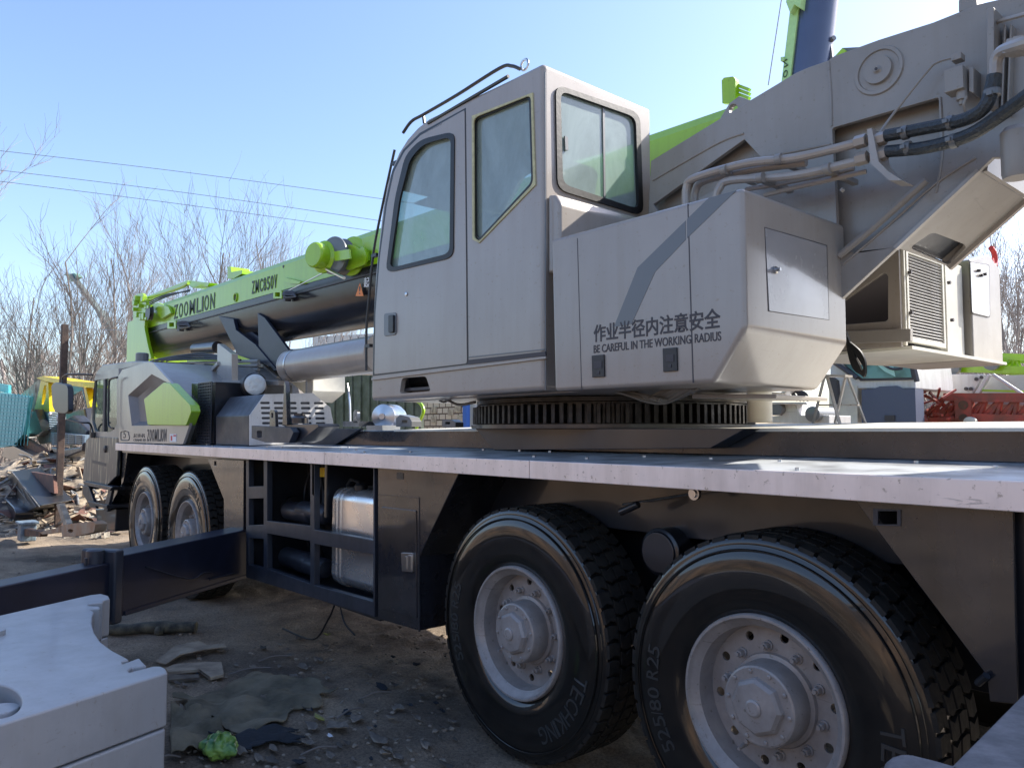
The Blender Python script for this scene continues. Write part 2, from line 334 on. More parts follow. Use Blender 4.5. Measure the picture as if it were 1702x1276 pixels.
def textmesh(txt, bold):
    if (txt, bold) in _tc: return _tc[(txt, bold)]
    cu = bpy.data.curves.new('t', 'FONT'); cu.body = txt; cu.size = 1; cu.extrude = .01; cu.offset = bold; cu.resolution_u = 4
    ob = bpy.data.objects.new('t', cu); COL.objects.link(ob); bpy.context.view_layer.update()
    dg = bpy.context.evaluated_depsgraph_get(); me = bpy.data.meshes.new_from_object(ob.evaluated_get(dg))
    vs = [tuple(v.co) for v in me.vertices]; fs = [list(p.vertices) for p in me.polygons]
    bpy.data.objects.remove(ob); bpy.data.curves.remove(cu); bpy.data.meshes.remove(me)
    x0 = min(v[0] for v in vs); x1 = max(v[0] for v in vs); y0 = min(v[1] for v in vs); y1 = max(v[1] for v in vs)
    r = ([(v[0] - x0, v[1] - y0, v[2]) for v in vs], fs, x1 - x0, y1 - y0); _tc[(txt, bold)] = r; return r
def rnd(pts, r, n=4):
    """round the corners of a pixel outline by r pixels"""
    out = []; N = len(pts)
    for i in range(N):
        a, p, b = Vector(pts[i - 1]), Vector(pts[i]), Vector(pts[(i + 1) % N])
        d1, d2 = (a - p), (b - p); rr = min(r, d1.length * .48, d2.length * .48)
        p1 = p + d1.normalized() * rr; p2 = p + d2.normalized() * rr
        for k in range(n + 1):
            t = k / n; q = p1 * (1 - t) ** 2 + p * 2 * t * (1 - t) + p2 * t * t; out.append((q.x, q.y))
    return out
def smoothpath(pts, k=6):
    pts = [vv(p) for p in pts]; out = []
    for i in range(len(pts) - 1):
        p0 = pts[max(i - 1, 0)]; p1 = pts[i]; p2 = pts[i + 1]; p3 = pts[min(i + 2, len(pts) - 1)]
        for j in range(k):
            t = j / k; out.append(.5 * ((2 * p1) + (p2 - p0) * t + (2 * p0 - 5 * p1 + 4 * p2 - p3) * t * t + (3 * p1 - p0 - 3 * p2 + p3) * t ** 3))
    return out + [pts[-1]]
def path(pts, Y=None, X=None, k=5):
    return smoothpath([P(q[0], q[1], Y=q[2]) if len(q) > 2 else P(q[0], q[1], Y=Y, X=X) for q in pts], k)
def arc(c, r, a0, a1, n): return [(c[0] + r * math.cos(a0 + (a1 - a0) * i / n), c[1] + r * math.sin(a0 + (a1 - a0) * i / n)) for i in range(n + 1)]

# ============================================================ THE CRANE
crane = thing('mobile_crane', (-6, 4.25, 0), 'grey, black and lime green truck crane on big tyres filling the middle of the yard', 'truck crane')
YS = 2.80       # plane of the carrier's side
# --- deck
d = M().prism([(-11.2, 2.757, 1.60), (-11.2, 2.757, 1.624), (-11.2, 3.6, 1.656), (-11.2, 5.75, 1.656), (-11.2, 5.75, 1.60)], (13.2, 0, 0))
d.build('deck', 'tread', crane)
r = M().box(-11.2, -5.31, 2.735, 2.757, 1.533, 1.628).box(-5.305, -3.02, 2.735, 2.757, 1.533, 1.628).box(-3.015, 2.0, 2.735, 2.757, 1.533, 1.628)
r.build('deck_edge', 'rail', crane, bevel=.004)
b = M()
for i in range(36):
    x = -10.5 + i * .33 + random.uniform(-.1, .1); y = random.choice([2.85, 3.0, 3.25, 3.4]); z = 1.624 + (y - 2.757) * .038
    b.lathe((x, y, z), (0, 0, 1), [(.010, 0), (.010, .010), (.004, .012)], 6)
b.build('deck_bolt', 'steel', crane)
# --- chassis: longitudinal box beam, inner walls, sloping top plate
c = M().prism([(-7.2, 3.55, 1.65), (-7.2, 3.55, 1.79), (2.0, 3.55, 1.79), (2.0, 3.55, 1.65)], (0, 1.6, 0))
c.build('chassis_top_beam', 'dark', crane, bevel=.01)
M().box(-13.2, 2.0, 3.45, 3.50, .75, 1.6).box(-13.2, 2.0, 4.95, 5.0, .75, 1.6).box(-13.2, 2.0, 3.502, 4.948, .80, .85).build('chassis_frame', 'dark2', crane, bevel=.008)
M().prism([(-5.6, 3.53, 1.795), (-5.6, 4.9, 1.835), (-5.6, 4.9, 1.815), (-5.6, 3.53, 1.780)], (7.6, 0, 0)).build('chassis_top_plate', 'cream', crane)
# gussets on the beam
g = M()
g.prism(PS([(480, 745), (560, 712), (600, 712), (545, 746)], Y=3.5), (0, .04, 0))
g.build('gusset', 'darkm', crane, bevel=.004)
M().prism(PS([(790, 712), (1240, 712), (1180, 745), (822, 748)], Y=3.40), (0, .14, 0)).build('ring_support', 'dark2', crane, bevel=.004)
# ribs and cross members behind the wheels
q = M()
for x in (-7.4, -5.6, -4.25, -2.5, -.9, .6): q.box(x - .02, x + .02, 3.25 if x > -4 else 2.9, 3.445, 1.1, 1.598)
q.box(-4.6, 2, 3.2, 3.24, 1.25, 1.598)
q.build('cross_member', 'dark2', crane, bevel=.006); q = M()
for x in (-3.25, -1.75): q.tube([(x, 2.95, .68), (x, 5.6, .68)], .13, 14); q.box(x - .32, x + .32, 3.25, 3.4, 1.0, 1.1)
for x in (-10.2, -8.6): q.tube([(x, 2.95, .68), (x, 5.6, .68)], .11, 12)
q.lathe((-2.45, 3.22, 1.18), (0, -1, 0), [(.12, 0), (.12, .12), (.10, .13), (.10, .14)], 24)
q.tube([(-2.62, 3.0, 1.37), (-2.5, 3.0, 1.42)], .02, 8)
q.build('axle', 'dark2', crane, bevel=.006)
M().tube(path([(1035, 838, 3.1), (1100, 828, 3.1), (1150, 820, 3.05)]), .006, 6).lathe(P(1157, 820, Y=3.05), (0, -1, 0), [(.03, 0), (.03, .02), (.018, .02), (.018, .03)], 16).build('brake_rod', 'steel', crane)
# rear fender panel
pan = [(1417, 826), (1683, 846), (1692, 1170), (1645, 1165), (1640, 1122)]
M().yp(pan, YS, .02, [[(1459, 849), (1491, 849), (1491, 871), (1459, 871)]]).build('rear_fender_panel', 'dark', crane, bevel=.003)
fr = M().yp([(1451, 845), (1497, 847), (1497, 874), (1451, 873)], YS - .004, .006, [[(1459, 849), (1491, 849), (1491, 871), (1459, 871)]])
fr.build('socket_frame', 'darkm', crane)
M().yp([(1683, 846), (1760, 850), (1760, 1170), (1692, 1170)], YS + .06, .02).tube([P(1625, 1135, Y=YS - .01), P(1640, 1122, Y=YS - .03)], .012, 8).build('rear_fender_return', 'dark2', crane)
xp0 = P(1640, 1122, Y=YS)
M().prism([P(1417, 826, Y=YS) + Vector((0, .02, 0)), P(1640, 1122, Y=YS) + Vector((0, .02, 0)), P(1640, 1122, Y=YS) + Vector((.02, .02, 0)), P(1417, 826, Y=YS) + Vector((.03, .02, 0))], (0, .6, 0)).build('wheel_arch', 'dark2', crane)
# front arches
M().yp([(345, 762), (405, 765), (404, 880), (372, 880), (372, 830)], YS, .02, [[(356, 766), (360, 766), (360, 773), (356, 773)]]).build('front_fender_panel', 'dark', crane, bevel=.003)
M().yp([(198, 750), (412, 767), (412, 900), (405, 900), (405, 790), (200, 772)], 3.3, .03).box(-11.3, -7.0, 2.85, 3.3, 1.50, 1.53).build('front_arch_lining', 'dark2', crane)

# --- open equipment bay with frame
outer = C7((68, 143), (572, 172), (573, 768), (68, 612))
holes = [C7((79, 150), (137, 150), (137, 254), (79, 256)), C7((79, 304), (137, 302), (137, 405), (79, 408)), C7((79, 458), (137, 462), (137, 577), (79, 562)),
         C7((151, 155), (320, 162), (320, 410), (151, 390)), C7((336, 162), (567, 180), (567, 466), (336, 424)),
         C7((151, 440), (320, 470), (320, 637), (151, 577)), C7((336, 480), (567, 522), (567, 707), (336, 642))]
M().yp(outer, YS, .05, holes).build('bay_frame', 'darkm', crane, bevel=.004)
x0, x1 = P(409, 765, Y=YS).x, P(622, 780, Y=YS).x
M().box(x0, x1, 3.40, 3.44, .5, 1.55).box(x0, x1, 2.86, 3.4, .47, .50).box(x0, x0 + .02, 2.86, 3.4, .5, 1.55).build('bay_lining', 'dark2', crane)
# fuel tank
tx0 = P(552, 900, Y=2.93).x
zt = P(600, 815, Y=2.95).z; zb = P(600, 985, Y=2.95).z
def rrect(y0, y1, z0, z1, r, n=6):
    o = []
    for cy, cz, a in ((y1 - r, z1 - r, 0), (y0 + r, z1 - r, PI / 2), (y0 + r, z0 + r, PI), (y1 - r, z0 + r, 1.5 * PI)):
        o += arc((cy, cz), r, a, a + PI / 2, n)
    return o
tk = M().prism([(tx0, y, z) for y, z in rrect(2.93, 3.38, zb, zt, .10)], (x1 - tx0 + .03, 0, 0)).build('fuel_tank', 'alu', crane)
st = M()
for dx in (.06, .12): st.prism([(tx0 + dx, y, z) for y, z in rrect(2.922, 3.388, zb - .008, zt + .008, .108)], (.018, 0, 0))
st.build('tank_strap', 'alu', tk, bevel=.003)
M().lathe((tx0 + .28, 3.02, zt), (0, 0, 1), [(.05, -.01), (.05, .03), (.035, .05)], 16).tube(smoothpath([(tx0 + .1, 3.0, zt + .02), (tx0 + .2, 2.98, zt + .07), (tx0 + .3, 3.0, zt + .05)]), .012, 6).build('filler_cap', 'black', tk)
hs = M()
for k in range(9):
    xx = x0 + .25 + k * .1; pp = [(xx, 3.3, 1.5), (xx + random.uniform(-.1, .2), 3.25, 1.2), (xx + random.uniform(-.1, .3), 3.2, .95), (xx + random.uniform(-.1, .3), 3.3, .6)]
    hs.tube(smoothpath(pp), .012, 6)
hs.build('hydraulic_hose', 'black', crane)
ac = M()
for (u, v) in ((520, 855), (545, 855), (515, 935), (540, 945)):
    p = P(u, v, Y=3.1); ac.lathe(p, (1, 0, 0), [(.05, -.5), (.085, -.46), (.088, 0), (.07, .035), (.02, .05)], 20)
ac.build('air_reservoir', 'darkm', crane)
M().lathe(P(490, 845, Y=3.25), (1, 0, 0), [(.11, -.2), (.12, -.15), (.12, 0), (.05, .02)], 20).build('coiled_hose_reel', 'black', crane)
M().yp(C7((352, 182), (378, 182), (378, 218), (352, 218)), 3.2, .03).tube(path([(545, 790, 3.2), (548, 840, 3.2)]), .005, 5).build('yellow_valve', 'yellow', crane)
M().tube(path([(470, 1044, 3.0), (520, 1062, 2.95), (545, 1030, 2.9), (556, 1005, 2.9)]), .008, 6).tube(path([(565, 1005, 2.9), (573, 1035, 2.88), (590, 1055, 2.9)]), .006, 6).build('drooping_hose', 'black', crane)

# --- storage box behind the bay
bx = [(628, 774), (764, 784), (697, 925), (697, 1048), (628, 1028)]
M().yp(bx, YS - .005, .45).build('storage_box', 'dark', crane, bevel=.006)
dr = M().yp(C7((600, 335), (735, 350), (737, 772), (602, 738)), YS - .012, .01).build('box_door', 'dark', crane, bevel=.004)
M().yp(C7((590, 285), (745, 298), (745, 303), (590, 290)), YS - .009, .008).yp(C7((744, 298), (748, 298), (750, 825), (745, 825)), YS - .009, .008).build('box_seam', 'dark2', crane)
M().yp(C7((660, 200), (685, 202), (685, 228), (660, 226)), YS - .008, .004).build('socket', 'blackpl', crane)
lt = M().yp(rnd(C7((676, 515), (722, 517), (722, 592), (680, 588)), 2), YS - .026, .014).yp(C7((690, 530), (698, 530), (698, 580), (690, 578)), YS - .034, .01).yp(C7((704, 525), (716, 526), (716, 583), (704, 581)), YS - .032, .008)
lt.build('latch', 'steel', dr, bevel=.002)

# --- wheels
def tyre_mesh():
    m = M(); W = .37; R = .685
    prof = [(.362, .022), (.385, .004), (.43, -.004), (.50, -.012), (.555, -.014), (.60, -.006), (.635, .008), (.640, .009), (.642, .013), (.655, .014), (.668, .022), (.672, .05),
            (.674, W * .5), (.672, W - .05), (.655, W - .012), (.60, W + .01), (.5, W + .012), (.40, W), (.37, W - .03), (.36, W * .5)]
    m.lathe((0, 0, 0), (0, 1, 0), prof, 96, close=True)
    N = 52; m.cur = 2
    for i in range(N):
        a0 = 2 * PI * i / N
        for (ya, yb, sk) in ((.016, .095, .35), (.105, .175, -.3), (.192, .262, .3), (.272, .352, -.35)):
            w = 2 * PI / N * .80; off = (2 * PI / N * .5 if ya > .1 and ya < .25 else 0)
            def pt(a, y, r): return (r * math.cos(a), y, r * math.sin(a))
            a = a0 + off; s = sk * .06
            if ya < .05: ri, ro = (.652, .684)
            else: ri, ro = (.665, .687)
            qs = [pt(a, ya, ri), pt(a + w, ya, ri), pt(a + w * .9 + s, (ya + yb) / 2, ri), pt(a + w, yb, ri), pt(a, yb, ri), pt(a + s, (ya + yb) / 2, ri)]
            qo = [pt(a, ya + (.006 if ya < .05 else 0), ro - (.004 if ya < .05 else 0)), pt(a + w, ya + (.006 if ya < .05 else 0), ro - (.004 if ya < .05 else 0)), pt(a + w * .9 + s, (ya + yb) / 2, ro), pt(a + w, yb, ro), pt(a, yb, ro), pt(a + s, (ya + yb) / 2, ro)]
            m.add(qs + qo, [[6, 7, 8, 9, 10, 11]] + [[k, (k + 1) % 6, 6 + (k + 1) % 6, 6 + k] for k in range(6)])
    m.cur = 0; m.lathe((0, 0, 0), (0, 1, 0), [(.617, -.010), (.622, -.0105), (.625, -.004), (.617, .0)], 96, caps=False)
    return m
def ring_text(m, txt, r, a_mid, size, y=-.0135):
    # letters follow the sidewall, seen from -Y; angle measured clockwise from the top as seen
    adv = []; 
    for ch in txt: adv.append(.45 if ch == ' ' else (.24 if ch in 'I/' else .82))
    tot = sum(adv) * size / r; a = a_mid - tot / 2
    for ch, w in zip(txt, adv):
        am = a + w * size / r / 2; a += w * size / r
        if ch == ' ': continue
        up = Vector((math.sin(am), 0, math.cos(am))); rt = Vector((math.cos(am), 0, -math.sin(am)))
        c = up * (r - size / 2) + Vector((0, y + .003, 0)) - rt * (w * size * .42)
        m.text(ch, c, c + rt * (w * size * .84), size, up=up, t=.006)
wheel_protos = {}
def make_wheel(tilt, texts, loc, side=-1):
    """wheel = rim + disc mesh, children: tyre, hub, wheel_nut; local origin on the outer plane centre, axis +Y inward"""
    w = M()
    w.lathe((0, 0, 0), (0, 1, 0), [(.362, .03), (.362, .004), (.356, -.004), (.346, -.004), (.340, .004), (.334, .014), (.322, .02), (.316, .03), (.310, .034), (.302, .11), (.30, .15), (.30, .34), (.36, .34)], 72, caps=False)
    # disc with hand holes
    oc = [(.303 * math.cos(a), .12, .303 * math.sin(a)) for a in [2 * PI * i / 60 for i in range(60)]]
    hl = []
    for k in range(10):
        a = 2 * PI * k / 10 + .2 + tilt
        hl.append([(.262 * math.cos(a) + .020 * math.cos(t), .12, .262 * math.sin(a) + .020 * math.sin(t)) for t in [2 * PI * j / 12 for j in range(12)]])
    w.prism(oc, (0, .012, 0), hl)
    W_ = w.build('wheel', 'rim', crane, ang=40, org=(0, 0, 0)); W_.location = Vector(loc) - ROOTLOC[crane]; W_.rotation_euler = (0, 0, 0)
    t = tyre_mesh(); t.cur = 1
    for tx, r, a, s in texts: ring_text(t, tx, r, a, s)
    T = t.build('tyre', ['tyre', 'tyretext', 'treadr'], W_, ang=32, org=(0, 0, 0))
    h = M()
    h.lathe((0, 0, 0), (0, -1, 0), [(.19, -.118), (.185, -.105), (.168, -.10), (.165, -.02), (.158, .0), (.150, .004)], 48)
    h.lathe((0, 0, 0), (0, -1, 0), [(.118, .002), (.112, .022), (.098, .034), (.03, .040), (.03, .048), (.012, .048)], 8)
    h.lathe((0, 0, 0), (0, -1, 0), [(.034, .035), (.034, .046), (.026, .05)], 24)
    for k in range(10):
        a = 2 * PI * k / 10 + tilt; h.lathe((.138 * math.cos(a), -.002, .138 * math.sin(a)), (0, -1, 0), [(.009, 0), (.009, .008), (.005, .010)], 8)
    h.build('hub', 'rim', W_, ang=25, org=(0, 0, 0))
    n = M()
    for k in range(10):
        a = 2 * PI * k / 10 + .5 + tilt; c0 = Vector((.217 * math.cos(a), .12, .217 * math.sin(a)))
        n.mark(); n.lathe(c0, (0, -1, 0), [(.022, 0), (.022, .008), (.020, .010)], 16); n.lathe(c0, (0, -1, 0), [(.0165, .010), (.0165, .034), (.014, .037)], 6)
        n.lathe(c0, (0, -1, 0), [(.009, .03), (.009, .050)], 10)
    n.build('wheel_nut', 'rim', W_, ang=30, org=(0, 0, 0)); n = M()
    n.tube([(.255 * math.cos(3.6 + tilt), .125, .255 * math.sin(3.6 + tilt)), (.262 * math.cos(3.62 + tilt), .06, .262 * math.sin(3.62 + tilt))], [.010, .007], 8)
    n.build('valve', 'rim', W_, ang=30, org=(0, 0, 0))
    return W_
mt = mat('tyre_rubber', (.006, .006, .0065), .34, nscale=7, col2=(.010, .009, .008), bump=.02, bscale=30, rvar=.06, coat=1.0, coatr=.045, spec=.25); M_['tyre'] = mt
M_['treadr'] = mat('tread_rubber', (.016, .0155, .015), .75, nscale=9, col2=(.03, .027, .023), bump=.2, bscale=40, spec=.2)
M_['tyretext'] = mat('tyre_lettering', (.032, .034, .034), .5)
R0 = .685
w3 = make_wheel(.15, [('525/80 R25', .53, -1.62, .065), ('TECHKING', .535, 2.25, .085)], (-3.25, 2.835, R0 - .01))
w4 = make_wheel(.55, [('525/80 R25', .53, -1.75, .065), ('TECHKING', .535, 1.9, .085)], (-1.75, 2.835, R0 - .01))
def copy_tree(o, parent=None):
    c = o.copy(); COL.objects.link(c); c.parent = parent
    for ch in [x for x in o.children]: copy_tree(ch, c)
    return c
for i, (x, rz) in enumerate([(-10.2, .9), (-8.63, 2.2)]):
    c = copy_tree(w3, crane); c.location = Vector((x, 2.835, R0 - .01)) - ROOTLOC[crane]; c.rotation_euler = (0, rz, 0)
for x in (-10.2, -8.63, -3.25, -1.75):
    c = copy_tree(w4, crane); c.location = Vector((x, 5.68, R0 - .01)) - ROOTLOC[crane]; c.rotation_euler = (0, .4 * x, PI)

# --- swung-out front outrigger
A = Vector((-7.0, 2.84, 0)); D = (Vector((-5.589, .751, 0)) - A); D.normalize()
def ob(m, s0, s1, half, z0, z1): # box along the outrigger
    n = Vector((-D.y, D.x, 0)); a, b_ = A + D * s0, A + D * s1
    near = Vector((0, 0, 0))
    return m.prism([a + Vector((0, 0, z0)), b_ + Vector((0, 0, z0)), b_ - n * half + Vector((0, 0, z0)), a - n * half + Vector((0, 0, z0))], (0, 0, z1 - z0))
side = 1
n_ = Vector((-D.y, D.x, 0))
if n_.x > 0: n_ = -n_      # pointing forward, away from the camera
def obx(m, s0, s1, o0, o1, z0, z1):
    q = [A + D * s0 + n_ * o0, A + D * s1 + n_ * o0, A + D * s1 + n_ * o1, A + D * s0 + n_ * o1]
    return m.prism([p + Vector((0, 0, z0)) for p in q], (0, 0, z1 - z0))
o1 = obx(M(), -.25, 1.56, 0, .26, .44, .88).build('outrigger_beam', 'navy', crane, bevel=.012)
obx(M(), -.2, 1.5, -.012, .0, .44, .475).build('beam_flange', 'navy', o1, bevel=.006)
obx(M(), 1.6, 4.2, .03, .23, .42, .84).build('outrigger_extension', 'navy', crane, bevel=.012)
cl = M(); obx(cl, 1.53, 1.62, -.02, .29, .40, .93)
cl.build('outrigger_collar', 'darkm', crane, bevel=.02)
lg = M(); pc = A + D * 1.66 + n_ * .12; lg.lathe(pc + Vector((0, 0, .84)), (0, 0, 1), [(.06, 0), (.06, .09), (.045, .10)], 20); lg.lathe(pc + Vector((.05, -.07, .84)), (0, 0, 1), [(.012, 0), (.012, .05)], 8)
lg.build('collar_bolt', 'darkm', crane)
M().tube([A + D * .15 + Vector((0, 0, .52)) - n_ * .02, A + D * .55 + Vector((0, 0, .53)) - n_ * .02], .007, 6).tube(smoothpath([A + D * .5 - n_ * .01 + Vector((0, 0, .57)), A + D * .62 - n_ * .015 + Vector((0, 0, .60)), A + D * .8 - n_ * .01 + Vector((0, 0, .58)), A + D * 1.3 - n_ * .01 + Vector((0, 0, .76))]), .005, 6).build('brake_line', 'darkm', o1)

# --- slewing ring
GC = Vector((-3.75, 4.2, 0)); GR = 1.0
gm = M().lathe(GC + Vector((0, 0, 1.80)), (0, 0, 1), [(GR + .01, 0), (GR + .01, .025), (GR - .05, .03)], 96)
gr = M(); gr.lathe(GC + Vector((0, 0, 1.826)), (0, 0, 1), [(GR - .045, 0), (GR - .045, .135)], 96)
NT = 110
for i in range(NT):
    a = 2 * PI * i / NT; ca, sa = math.cos(a), math.sin(a); rad = Vector((ca, sa, 0)); tg = Vector((-sa, ca, 0))
    a_ = GC + rad * (GR - .05); b_ = GC + rad * (GR)
    q = [a_ - tg * .020, b_ - tg * .011, b_ + tg * .011, a_ + tg * .020]
    gr.prism([p + Vector((0, 0, 1.832)) for p in q], (0, 0, .115 + .006 * (i % 5 == 0)))
gr.build('gear_ring', 'gear', crane, ang=20)
gm.build('ring_flange', 'dark2', crane)
M().lathe(GC + Vector((0, 0, 1.962)), (0, 0, 1), [(GR - .06, 0), (GR - .03, .004), (GR - .03, .03), (GR - .08, .034)], 96).build('upper_ring', 'gear', crane)
M().box(-4.9, -2.6, 3.1, 4.6, 2.0, 2.03).prism(PS([(1150, 655), (1290, 655), (1290, 662), (1150, 662)], Y=3.3), (0, .5, 0)).build('slew_base_plate', 'grey2', crane, bevel=.004)
M().lathe(P(1263, 702, Y=4.0), (0, 0, 1), [(.07, 0), (.07, .19)], 24).build('swivel_post', 'cream', crane)
hb = M()
for k in range(11):
    s0 = random.uniform(1040, 1060) + k * 2; e = 1110 + k * 5; dp = 655 + random.uniform(3, 12)
    hb.tube(path([(s0 - 30, 648, 3.1 + k * .01), (s0 + 15, dp, 3.05), (e - 40, dp + 2, 3.05 + k * .01), (e, 646, 3.1)]), random.choice([.006, .008, .009]), 6)
hb.tube(path([(730, 655, 3.2), (760, 672, 3.2), (790, 668, 3.2)]), .01, 6); hb.tube(path([(725, 660, 3.2), (737, 668, 3.2), (752, 660, 3.2)]), .008, 6)
M_['rubc'] = mat('grey_cable', (.17, .165, .15), .6, noise=.3, nscale=6)
hb.build('hanging_cable', 'rubc', crane)

# --- operator cab
XR = P(903, 300, Y=2.9).x
prof = [(616, 666), (617, 600), (619, 517), (623, 455), (628, 404), (634, 350), (642, 306), (650, 280), (662, 252), (676, 230), (693, 211), (712, 196), (845, 132), (895, 107)]
pts = PS(prof, Y=2.9); pts[-1].x = XR; zt_ = pts[-1].z
pts.append(Vector((XR, 2.9, P(915, 648, Y=2.9).z)))
def boolean_solid(loop, vec, bevel):
    me = bpy.data.meshes.new('s'); m = M().prism(loop, vec); me.from_pydata(m.v, [], m.f)
    bm = bmesh.new(); bm.from_mesh(me); bmesh.ops.recalc_face_normals(bm, faces=bm.faces)
    if bevel:
        es = [e for e in bm.edges if len(e.link_faces) == 2 and e.calc_face_angle(0) > math.radians(40)]
        bmesh.ops.bevel(bm, geom=es, offset=bevel, segments=4, profile=.5, affect='EDGES')
    bm.to_mesh(me); bm.free(); ob_ = bpy.data.objects.new('s', me); COL.objects.link(ob_); return ob_
def cut(body, cutters, name, m, parent, ang=30, org=None):
    for c_ in cutters:
        md = body.modifiers.new('b', 'BOOLEAN'); md.object = c_; md.operation = 'DIFFERENCE'; md.solver = 'EXACT'
    bpy.context.view_layer.update(); dg = bpy.context.evaluated_depsgraph_get(); me = bpy.data.meshes.new_from_object(body.evaluated_get(dg))
    for c_ in cutters + [body]: bpy.data.objects.remove(c_)
    org = ROOTLOC[crane] if org is None else org
    me.transform(Matrix.Translation(-org)); me.materials.clear(); me.materials.append(M_[m]); me.name = name
    bm = bmesh.new(); bm.from_mesh(me)
    bmesh.ops.remove_doubles(bm, verts=bm.verts, dist=1e-5)
    for f in bm.faces: f.smooth = True; f.material_index = 0
    for e in bm.edges:
        if len(e.link_faces) == 2 and e.calc_face_angle(0) > math.radians(ang): e.smooth = False
    bm.to_mesh(me); bm.free()
    o = bpy.data.objects.new(name, me); COL.objects.link(o); o.parent = parent
    wn = o.modifiers.new('wn', 'WEIGHTED_NORMAL'); wn.keep_sharp = True
    return o
YC1 = 3.86
body = boolean_solid(pts, (0, YC1 - 2.9, 0), .03)
cen = sum(pts, Vector()) / len(pts)
inn = [Vector((cen.x + (p.x - cen.x) * .955, 2.935, cen.z + (p.z - cen.z) * .955)) for p in pts]
inner = boolean_solid(inn, (0, YC1 - .035 - 2.935, 0), 0)
dwin = rnd([(644, 450), (750, 425), (752, 222), (700, 236), (677, 262), (660, 330)], 14)
swin = rnd([(787, 196), (882, 158), (886, 305), (796, 401), (788, 395)], 9)
rwin = rnd([(926, 143), (1062, 190), (1068, 356), (930, 312)], 16)
hand = rnd([(668, 628), (708, 625), (716, 650), (664, 654)], 5)
def cutter(pts_, t): return boolean_solid(pts_, t, 0)
cs = [inner, cutter([p - Vector((0, .1, 0)) for p in PS(dwin, Y=2.9)], (0, .2, 0)), cutter([p - Vector((0, .1, 0)) for p in PS(swin, Y=2.9)], (0, .2, 0)),
      cutter([p + Vector((.1, 0, 0)) for p in PS(rwin, X=XR)], (-.25, 0, 0)), cutter([p - Vector((0, .1, 0)) for p in PS(hand, Y=2.9)], (0, .2, 0)),
      cutter([Vector((p.x, YC1 - .1, p.z)) for p in PS(rnd([(650, 450), (880, 390), (882, 170), (700, 240), (665, 320)], 10), Y=2.9)], (0, .2, 0)),
      cutter([Vector((-5.4, 3.0, 2.35)), Vector((-5.4, 3.76, 2.35)), Vector((-5.4, 3.76, 3.55)), Vector((-5.4, 3.0, 3.55))], (.93, 0, 0))]
cab = cut(body, cs, 'operator_cab', 'grey', crane)
# door skin: proud panel with a dark gap around
doorout = [(622, 622), (624, 520), (631, 430), (643, 340), (655, 285), (672, 252), (700, 224), (772, 183), (776, 604)]
door = M().yp(rnd(doorout, 4), 2.895, .012, [dwin])
M().yp([(619.5, 625), (621.5, 520), (628.5, 430), (640, 340), (652, 283), (670, 249), (698, 221), (774, 179.5), (778.5, 606)], 2.8985, .006, [doorout]).build('door_gap', 'blackpl', cab)
dd = door.build('cab_door', 'grey', cab, bevel=.003)
M().yp(rnd([(640.5, 454), (753, 428), (755, 218), (698, 232), (673, 259), (656, 330)], 15), 2.888, .012, [rnd([(647, 446), (747, 421), (749, 227), (703, 240), (681, 265), (664, 330)], 12)]).build('window_seal', 'black', dd)
M().prism(PS([(640, 455), (755, 430), (756, 217), (696, 230), (671, 260), (655, 330)], Y=2.92), (0, .006, 0)).build('window_glass', 'glass', dd)
h = M().yp(rnd([(638, 521), (658, 519), (658, 556), (638, 559)], 4), 2.888, .010).build('handle_plate', 'greydk', dd, bevel=.002)
M().yp(rnd([(645, 524), (653, 523), (653, 552), (645, 553)], 2), 2.872, .018).build('door_handle', 'blackpl', dd, bevel=.003)
M().lathe(P(676, 489, Y=2.897), (0, -1, 0), [(.014, 0), (.014, .008), (.006, .010)], 16).build('door_lock', 'steel', dd)
# side window with masking tape
M().yp([(784, 193), (885, 154), (890, 307), (796, 404), (785, 398)], 2.893, .008, [swin]).build('masking_tape', 'tape', cab)
M().yp(rnd([(787, 196), (882, 158), (886, 305), (796, 401), (788, 395)], 9), 2.905, .01, [rnd([(790, 199), (879, 163), (883, 303), (797, 396), (791, 391)], 8)]).build('side_window_seal', 'black', cab)
M().prism(PS([(780, 190), (890, 150), (893, 310), (796, 408), (783, 400)], Y=2.925), (0, .006, 0)).build('side_window_glass', 'glass', cab)
M().yp([(779, 592.5), (905, 579.5), (905, 581.5), (779, 595)], 2.896, .01).yp([(905, 120), (906.5, 120), (907, 648), (905.5, 648)], 2.899, .004).build('panel_seam', 'greydk', cab)
M().yp([(778, 598), (906, 584), (907, 591), (778, 606)], 2.894, .01).build('sill_recess', 'ink', cab)
M().yp([(617, 628), (907, 592), (907, 596), (617, 632)], 2.885, .02).build('sill_lip', 'grey', cab, bevel=.002)
# rear window
M().xp(rnd([(924, 140), (1064, 188), (1070, 359), (927, 315)], 18), XR + .012, .02, [rnd([(932, 151), (1057, 195), (1062, 348), (936, 306)], 14)]).build('rear_window_seal', 'black', cab)
M().xp([(925, 141), (1066, 189), (1070, 358), (928, 314)], XR - .012, .006).build('rear_window_glass', 'glass2', cab)
M().xp([(1002, 176), (1005, 177), (1007, 331), (1004, 330)], XR - .004, .006).xp([(939, 226), (944, 228), (945, 250), (940, 249)], XR + .002, .01).build('sliding_pane_frame', 'greydk', cab)
z0 = P(930, 372, X=XR).z; z1 = P(930, 332, X=XR).z
M().prism([(XR, 2.93, z0 - .3), (XR + .10, 2.93, z0 - .3), (XR + .10, 2.93, z1 - .06), (XR + .06, 2.93, z1), (XR, 2.93, z1 + .01)], (0, .86, 0)).build('air_intake_bulge', 'grey', cab, bevel=.02)
